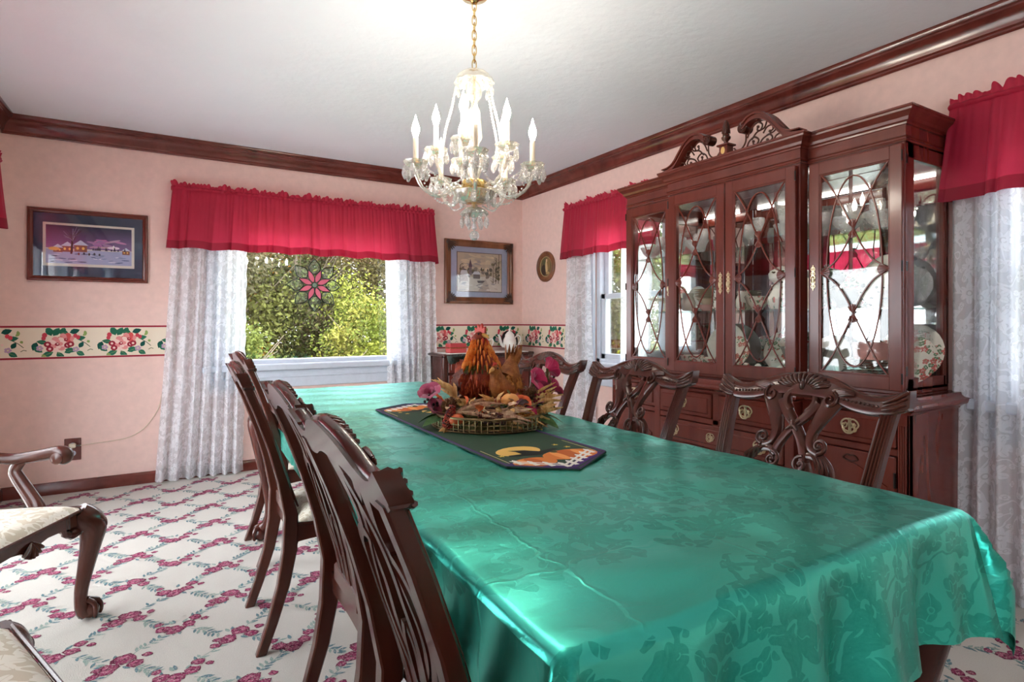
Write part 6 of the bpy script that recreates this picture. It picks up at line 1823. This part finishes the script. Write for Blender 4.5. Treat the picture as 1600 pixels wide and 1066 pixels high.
for (lb, x, y, z, r, m_, sd_, tl) in (
        ('plum silk rose sticking out at the far left of the arrangement', -.205, -.02, .100, .027, 'rose_plum', .3, (.5, -.4)),
        ('smaller plum silk rose low on the left below the other', -.195, -.05, .055, .022, 'rose_plum', 1.3, (.8, -.5)),
        ('topmost magenta silk rose at the right of the arrangement', .205, .05, .185, .026, 'rose_mag', 2.1, (1.2, .2)),
        ('magenta silk rose just below and left of the topmost one', .155, .02, .150, .026, 'rose_mag', .8, (1.2, 0)),
        ('magenta silk rose at the right edge behind the husk fan', .215, .02, .115, .026, 'rose_mag', 1.7, (1.0, .4)),
        ('dark magenta silk rose tucked behind the right husks', .185, .0, .105, .024, 'rose_plum', 2.8, (1.0, .3)),
        ('crimson silk rose low at the right front', .135, -.115, .040, .020, 'rose_mag', 3.3, (1.0, .2)),
        ('orange silk rose right of the golden gourd', .110, -.085, .075, .020, 'rose_orange', .1, (.9, 0)),
        ('orange silk flower behind the golden gourd', .085, -.055, .085, .018, 'rose_orange', 4.1, (.6, 0))):
    t = silk_rose(lb, x, y, z, r * 1.22, M[m_], sd_, tl)
    if z > .09:
        lc = t.location; an = -(CA + sd_)
        def loc_(p): q = (p[0] - lc[0], p[1] - lc[1], p[2] - lc[2]); return (q[0] * cos(an) - q[1] * sin(an), q[0] * sin(an) + q[1] * cos(an), q[2])
        MB().tube([loc_(p) for p in cr([cw(x, y, z - .02), cw(x * .8, y * .8, z * .55), cw(x * .55, y * .55 + .01, .03)], 5)], .0025, 6).build('stem', M['moss'], t)
# --- leaves
def leaf(label, x, y, z, L, w_, az, el, mat, roll=0.0):
    def f(u, v):
        a = (v - .5) * 2; ww = w_ * (sin(pi * min(1, u ** .8)) ** .8) * .5
        return (u * L * cos(el), a * ww, u * L * sin(el) - .25 * L * u * u + .18 * abs(a) * ww)
    o = MB().grid(8, 4, f).build('silk_leaf', mat, angle=180, recalc=False); put(o, cw(x, y, z), CA + az, roll); tag(o, label, 'leaf', 'silk leaves in the arrangement'); return o
gl = mottled('green_leaf', srgb(34, 62, 30), srgb(56, 92, 44), srgb(84, 110, 60), 30)
dl_ = mottled('dark_leaf', srgb(40, 26, 30), srgb(64, 40, 44), srgb(60, 60, 40), 30)
rl = mottled('rust_leaf', srgb(204, 70, 36), srgb(226, 104, 58), srgb(238, 136, 84), 30)
leaf('dark pointed leaf beside the left plum rose', -.215, -.01, .095, .050, .022, R(175), .35, dl_)
leaf('glossy green leaf hanging over the left tray rim', -.17, -.09, .045, .075, .040, R(200), -.1, gl, .4)
leaf('second green leaf at the left tray rim', -.16, -.11, .040, .070, .038, R(225), -.1, gl, -.3)
leaf('green leaf under the left roses', -.18, -.05, .050, .060, .034, R(185), .1, gl)
leaf('green leaf drooping over the right tray rim', .165, -.08, .040, .075, .044, R(-30), -.3, gl, .3)
leaf('dusky green leaf behind the right tray rim', .185, -.05, .040, .070, .040, R(0), -.2, gl)
leaf('long rust red leaf lying under the rooster', -.03, -.09, .078, .090, .030, R(12), .08, rl)
leaf('rust red leaf in front of the hen', .02, -.08, .080, .085, .028, R(25), .12, rl)
leaf('rust leaf standing left of the rooster feet', -.09, -.08, .070, .060, .034, R(80), .9, rl)
leaf('green leaf between rooster and hen', .01, -.04, .070, .10, .030, R(160), .5, gl)
leaf('tan leaf rising beside the topmost rose', .165, .04, .12, .075, .030, R(70), 1.1, M['husk'])
gar = thing('autumn_leaf_garland', 'garland of small rust, gold and green silk leaves tucked around the tray rim', 'garland', (CPX, CPY, CPZ), CA)
lfm = []
for k_, ma in enumerate((gl, dl_, rl, M['husk'], M['husk_plum'], M['rose_plum'])):
    def f_(u, v, w_=.024, L=.046):
        a = (v - .5) * 2; ww = w_ * (sin(pi * min(1, u ** .75)) ** .8) * .5 * (1 + .25 * sin(u * 18))
        return (u * L, a * ww, .010 * sin(u * 2.6) + .2 * abs(a) * ww)
    lfm.append(MB().grid(8, 4, f_).build('leaf', ma, gar, angle=180, recalc=False))
rg_ = random.Random(77)
for k in range(84):
    o = lfm[k] if k < 6 else lfm[rg_.choice((0, 1, 2, 2, 3, 3, 4, 4, 5))].copy()
    if k >= 6: C.objects.link(o); o.parent = gar
    a = rg_.uniform(0, 2 * pi); q = rg_.uniform(.105, .188)
    o.location = (q * cos(a), q * sin(a), .052 + .035 * (1 - q / .2) + rg_.uniform(-.012, .018)); sc_ = rg_.uniform(.7, 1.35)
    o.scale = (sc_,) * 3; o.rotation_euler = (rg_.uniform(-.6, .6), rg_.uniform(-.9, .25), a + rg_.uniform(-1.1, 1.1))
# --- pine cones and berries
def cone(label, x, y, z, s):
    m_ = MB()
    for i in range(7):
        q = i / 6; rr = .022 * s * (sin(pi * (.18 + .78 * q)))
        for k in range(9):
            a = 2 * pi * k / 9 + i * .35
            m_.tube([(rr * .3 * cos(a), rr * .3 * sin(a), .05 * s * q), (rr * cos(a), rr * sin(a), .05 * s * q + .004 * s), (rr * 1.15 * cos(a), rr * 1.15 * sin(a), .05 * s * q + .010 * s)], [.003 * s, .005 * s, .002 * s], 5, flat=.5)
    m_.tube([(0, 0, 0), (0, 0, .05 * s)], .008 * s, 8)
    o = m_.build('pine_cone', mottled('pine_cone', srgb(70, 40, 26), srgb(110, 70, 46), srgb(150, 108, 70)), angle=50); put(o, cw(x, y, z), 0, R(30)); tag(o, label, 'pine cone', 'pine cones in the arrangement')
cone('brown pine cone at the left behind the red corn', -.14, -.09, .05, 1.1)
cone('brown pine cone under the pink roses on the right', .135, -.01, .075, 1.1)
def berries(label, x, y, z, n, r, col, seed):
    r_ = random.Random(seed); t = thing('berry_sprig', label, 'berries', cw(x, y, z), CA, 'berry sprigs in the arrangement'); ma = plain('berry_%d' % seed, col, .2)
    tw = MB()
    for k in range(n):
        p = (r_.uniform(-.022, .022), r_.uniform(-.016, .016), r_.uniform(-.004, .030))
        MB().ball(p, r, n=8, m=6).build('berry', ma, t)
        tw.tube([(0, 0, -.015), p], .0009, 4)
    tw.build('twig', M['moss'], t)
berries('dark berry sprig at the left under the plum rose', -.20, -.045, .075, 9, .0052, srgb(44, 18, 26), 31)
berries('crimson berry sprig on the right below the roses', .175, -.025, .085, 14, .0045, srgb(140, 30, 54), 32)
berries('brown berry sprig beside the hen', .115, .0, .090, 10, .0048, srgb(120, 54, 34), 33)

# ================================================================== OUTSIDE
lawn = MB()
lawn.grid(30, 24, lambda u, v: (-14 + 40 * u, 5.4 + 26 * v, -.75 + .25 * sin(u * 9) * v + .9 * v * v))
def m_grass():
    t = NT('autumn_lawn'); co = t.coord('Object'); n = t.noise(co, 3, 5, .7)
    return t.done(t.pbsdf(t.ramp(n, [(.3, srgb(84, 94, 38)), (.55, srgb(120, 120, 56)), (.75, srgb(144, 138, 76))]), .9, 0, .1))
tag(lawn.build('lawn', m_grass(), recalc=False, angle=180), 'yellow-green lawn sloping up behind the house', 'lawn', kind='stuff')
gr2 = MB(); gr2.grid(20, 20, lambda u, v: (3.4 + 22 * u, -6 + 12 * v, -.75 + .02 * sin(u * 12)))
tag(gr2.build('side_lawn', m_grass(), recalc=False, angle=180), 'lawn beside the right wall of the house', 'lawn', kind='stuff')
M['leafy'] = vcol('tree_leaves', .7, .2, translucent=.25)
M['bark'] = plain('grey_bark', srgb(120, 108, 94), .9, bump=(20, .5))
def tree(label, x, y, h, rx, rz_, n, cols, seed, lz=None, leaf=.085, bare=0, group='trees and shrubs beyond the windows'):
    rnd = random.Random(seed)
    t = thing('tree', label, 'tree', (x, y, -.6), 0, group)
    cz = lz if lz is not None else h - rz_
    tr = MB(); tr.tube(cr([(0, 0, -.3), (.06 * rx, 0, cz * .5), (0, .05 * rx, cz), (.05, 0, h * .93)], 4), [.045 * rx + .03] * 4 + [.04 * rx + .02] * 4 + [.025 * rx + .01] * 4 + [.008], 7)
    for k in range(10 + bare):
        a = rnd.random() * 6.283; z0 = cz * rnd.uniform(.3, 1.15); L = rx * rnd.uniform(.6, 1.05); up = rnd.uniform(.3, 1.1)
        tr.tube(cr([(0, 0, z0), (cos(a) * L * .5, sin(a) * L * .5, z0 + up * L * .35), (cos(a) * L, sin(a) * L, z0 + up * L * .9)], 3), [.022, .020, .018, .015, .012, .008, .004], 5)
    tr.build('trunk', M['bark'], t)
    cr_ = MB(); vs = []; fs = []; cs = []
    clumps = []
    for k in range(26):
        a = rnd.random() * 6.283; ph = math.acos(rnd.uniform(-1, 1)); q = rnd.uniform(.45, 1.0)
        clumps.append((rx * q * sin(ph) * cos(a), rx * q * sin(ph) * sin(a), cz + rz_ * q * cos(ph), rnd.uniform(.22, .42), rnd.choice(cols)))
    n = int(n * 2.6); leaf *= .52
    for k in range(n):
        cx, cy, czz, cq, cb = rnd.choice(clumps)
        g = lambda: max(-1.6, min(1.6, rnd.gauss(0, .6)))
        p = (cx + g() * cq * rx * .8, cy + g() * cq * rx * .8, czz + g() * cq * rz_ * .7)
        s = leaf * rnd.uniform(.6, 1.3)
        d1 = vnorm((rnd.uniform(-1, 1), rnd.uniform(-1, 1), rnd.uniform(-1, 1))); d2 = vnorm(vcross(d1, (rnd.uniform(-1, 1), rnd.uniform(-1, 1), rnd.uniform(-1, 1))))
        o = len(vs)
        vs += [vadd(p, vmul(d1, s)), vadd(p, vmul(d2, s * .5)), vadd(p, vmul(d1, -s)), vadd(p, vmul(d2, -s * .5))]
        fs.append((o, o + 1, o + 2, o + 3))
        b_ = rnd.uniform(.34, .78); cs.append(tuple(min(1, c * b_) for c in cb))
    for f, c in zip(fs, cs): cr_.f.append(list(f)); cr_.m.append(0); cr_.c.append(c)
    cr_.v = vs
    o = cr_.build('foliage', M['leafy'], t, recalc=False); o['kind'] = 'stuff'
    return t
olive = [srgb(120, 124, 62), srgb(96, 104, 58), srgb(146, 140, 84), srgb(108, 98, 58)]
grey = [srgb(128, 118, 84), srgb(104, 100, 70), srgb(150, 134, 96), srgb(116, 104, 74), srgb(90, 96, 62)]
lime = [srgb(164, 166, 62), srgb(144, 152, 58), srgb(178, 176, 82), srgb(122, 136, 54)]
orange = [srgb(206, 150, 52), srgb(196, 124, 44), srgb(222, 172, 74), srgb(170, 120, 50)]
green = [srgb(86, 112, 50), srgb(68, 94, 44), srgb(110, 130, 62), srgb(130, 142, 70)]
tree('round lime-green tree outside the picture window', 3.9, 11.6, 2.7, 1.35, 1.5, 9000, lime, 1, 1.25, .075)
tree('low orange shrub at the foot of the picture window view', 2.15, 10.0, 1.15, .95, .62, 5200, orange, 2, .45, .06)
tree('green shrub right of the orange one beyond the picture window', 4.2, 9.6, 1.25, .8, .6, 4200, green + lime[:1], 3, .5, .06)
tree('dark green shrub left of the orange one beyond the picture window', .75, 10.4, 1.9, 1.0, 1.0, 5200, green + olive, 4, .8, .07)
tree('tall grey-green tree behind the lime tree', 4.9, 15.5, 6.5, 2.4, 3.2, 11000, grey, 5, 3.0, .10, 24)
tree('tall olive tree behind the stained glass flower', 2.7, 15.0, 6.5, 2.4, 3.2, 12000, olive + grey, 6, 2.8, .10, 20)
tree('tall autumn-yellow tree at the left of the picture window view', .9, 14.2, 6.2, 2.2, 3.0, 11000, grey + orange[:2], 7, 2.8, .10, 20)
tree('tall pale tree far left beyond the picture window', -1.8, 14.5, 6.0, 2.4, 3.0, 9000, olive, 8, 2.8, .10, 16)
tree('bare-branched tree mixed with the tall ones behind', 3.6, 17.5, 7.0, 2.6, 3.4, 9000, grey, 9, 3.2, .11, 30)
tree('tall green tree seen through the narrow right window', 8.4, 10.6, 6.0, 2.0, 2.8, 10000, green + grey[:2], 10, 3.2, .10, 20)
tree('yellow-olive bush seen low through the narrow right window', 8.2, 9.3, 2.4, 1.3, 1.2, 6500, lime + olive, 11, 1.1, .08)
tree('olive tree behind the bush in the narrow right window', 10.6, 13.2, 6.2, 2.5, 3.0, 9000, olive, 12, 2.8, .11, 16)
tree('broad tree between the two window views', 6.9, 13.0, 5.8, 2.2, 2.8, 8000, olive + green, 13, 2.6, .10, 16)
tree('tree outside the near right window', 8.5, .9, 5.0, 2.2, 2.4, 6000, green + olive, 14, 2.6, .11, 10)
pt = MB(); pt.box(-7.5, -1.09, -6.5, 6.2, -.16, -.10)  # unseen pale slab added to bounce sky light into the room
tag(pt.build('bounce_patio', plain('pale_concrete', srgb(206, 204, 200), .85, bump=(30, .2))), 'unseen pale concrete patio added on the left to bounce daylight indoors', 'patio')
tree('dark green tree past the patio on the left', -10.5, 4.2, 5.6, 2.2, 2.6, 5000, green + olive, 15, 2.8, .12, 10)
tree('olive tree past the patio beside the dark green one', -11.5, -.5, 5.2, 2.2, 2.4, 4500, olive, 16, 2.6, .12, 10)
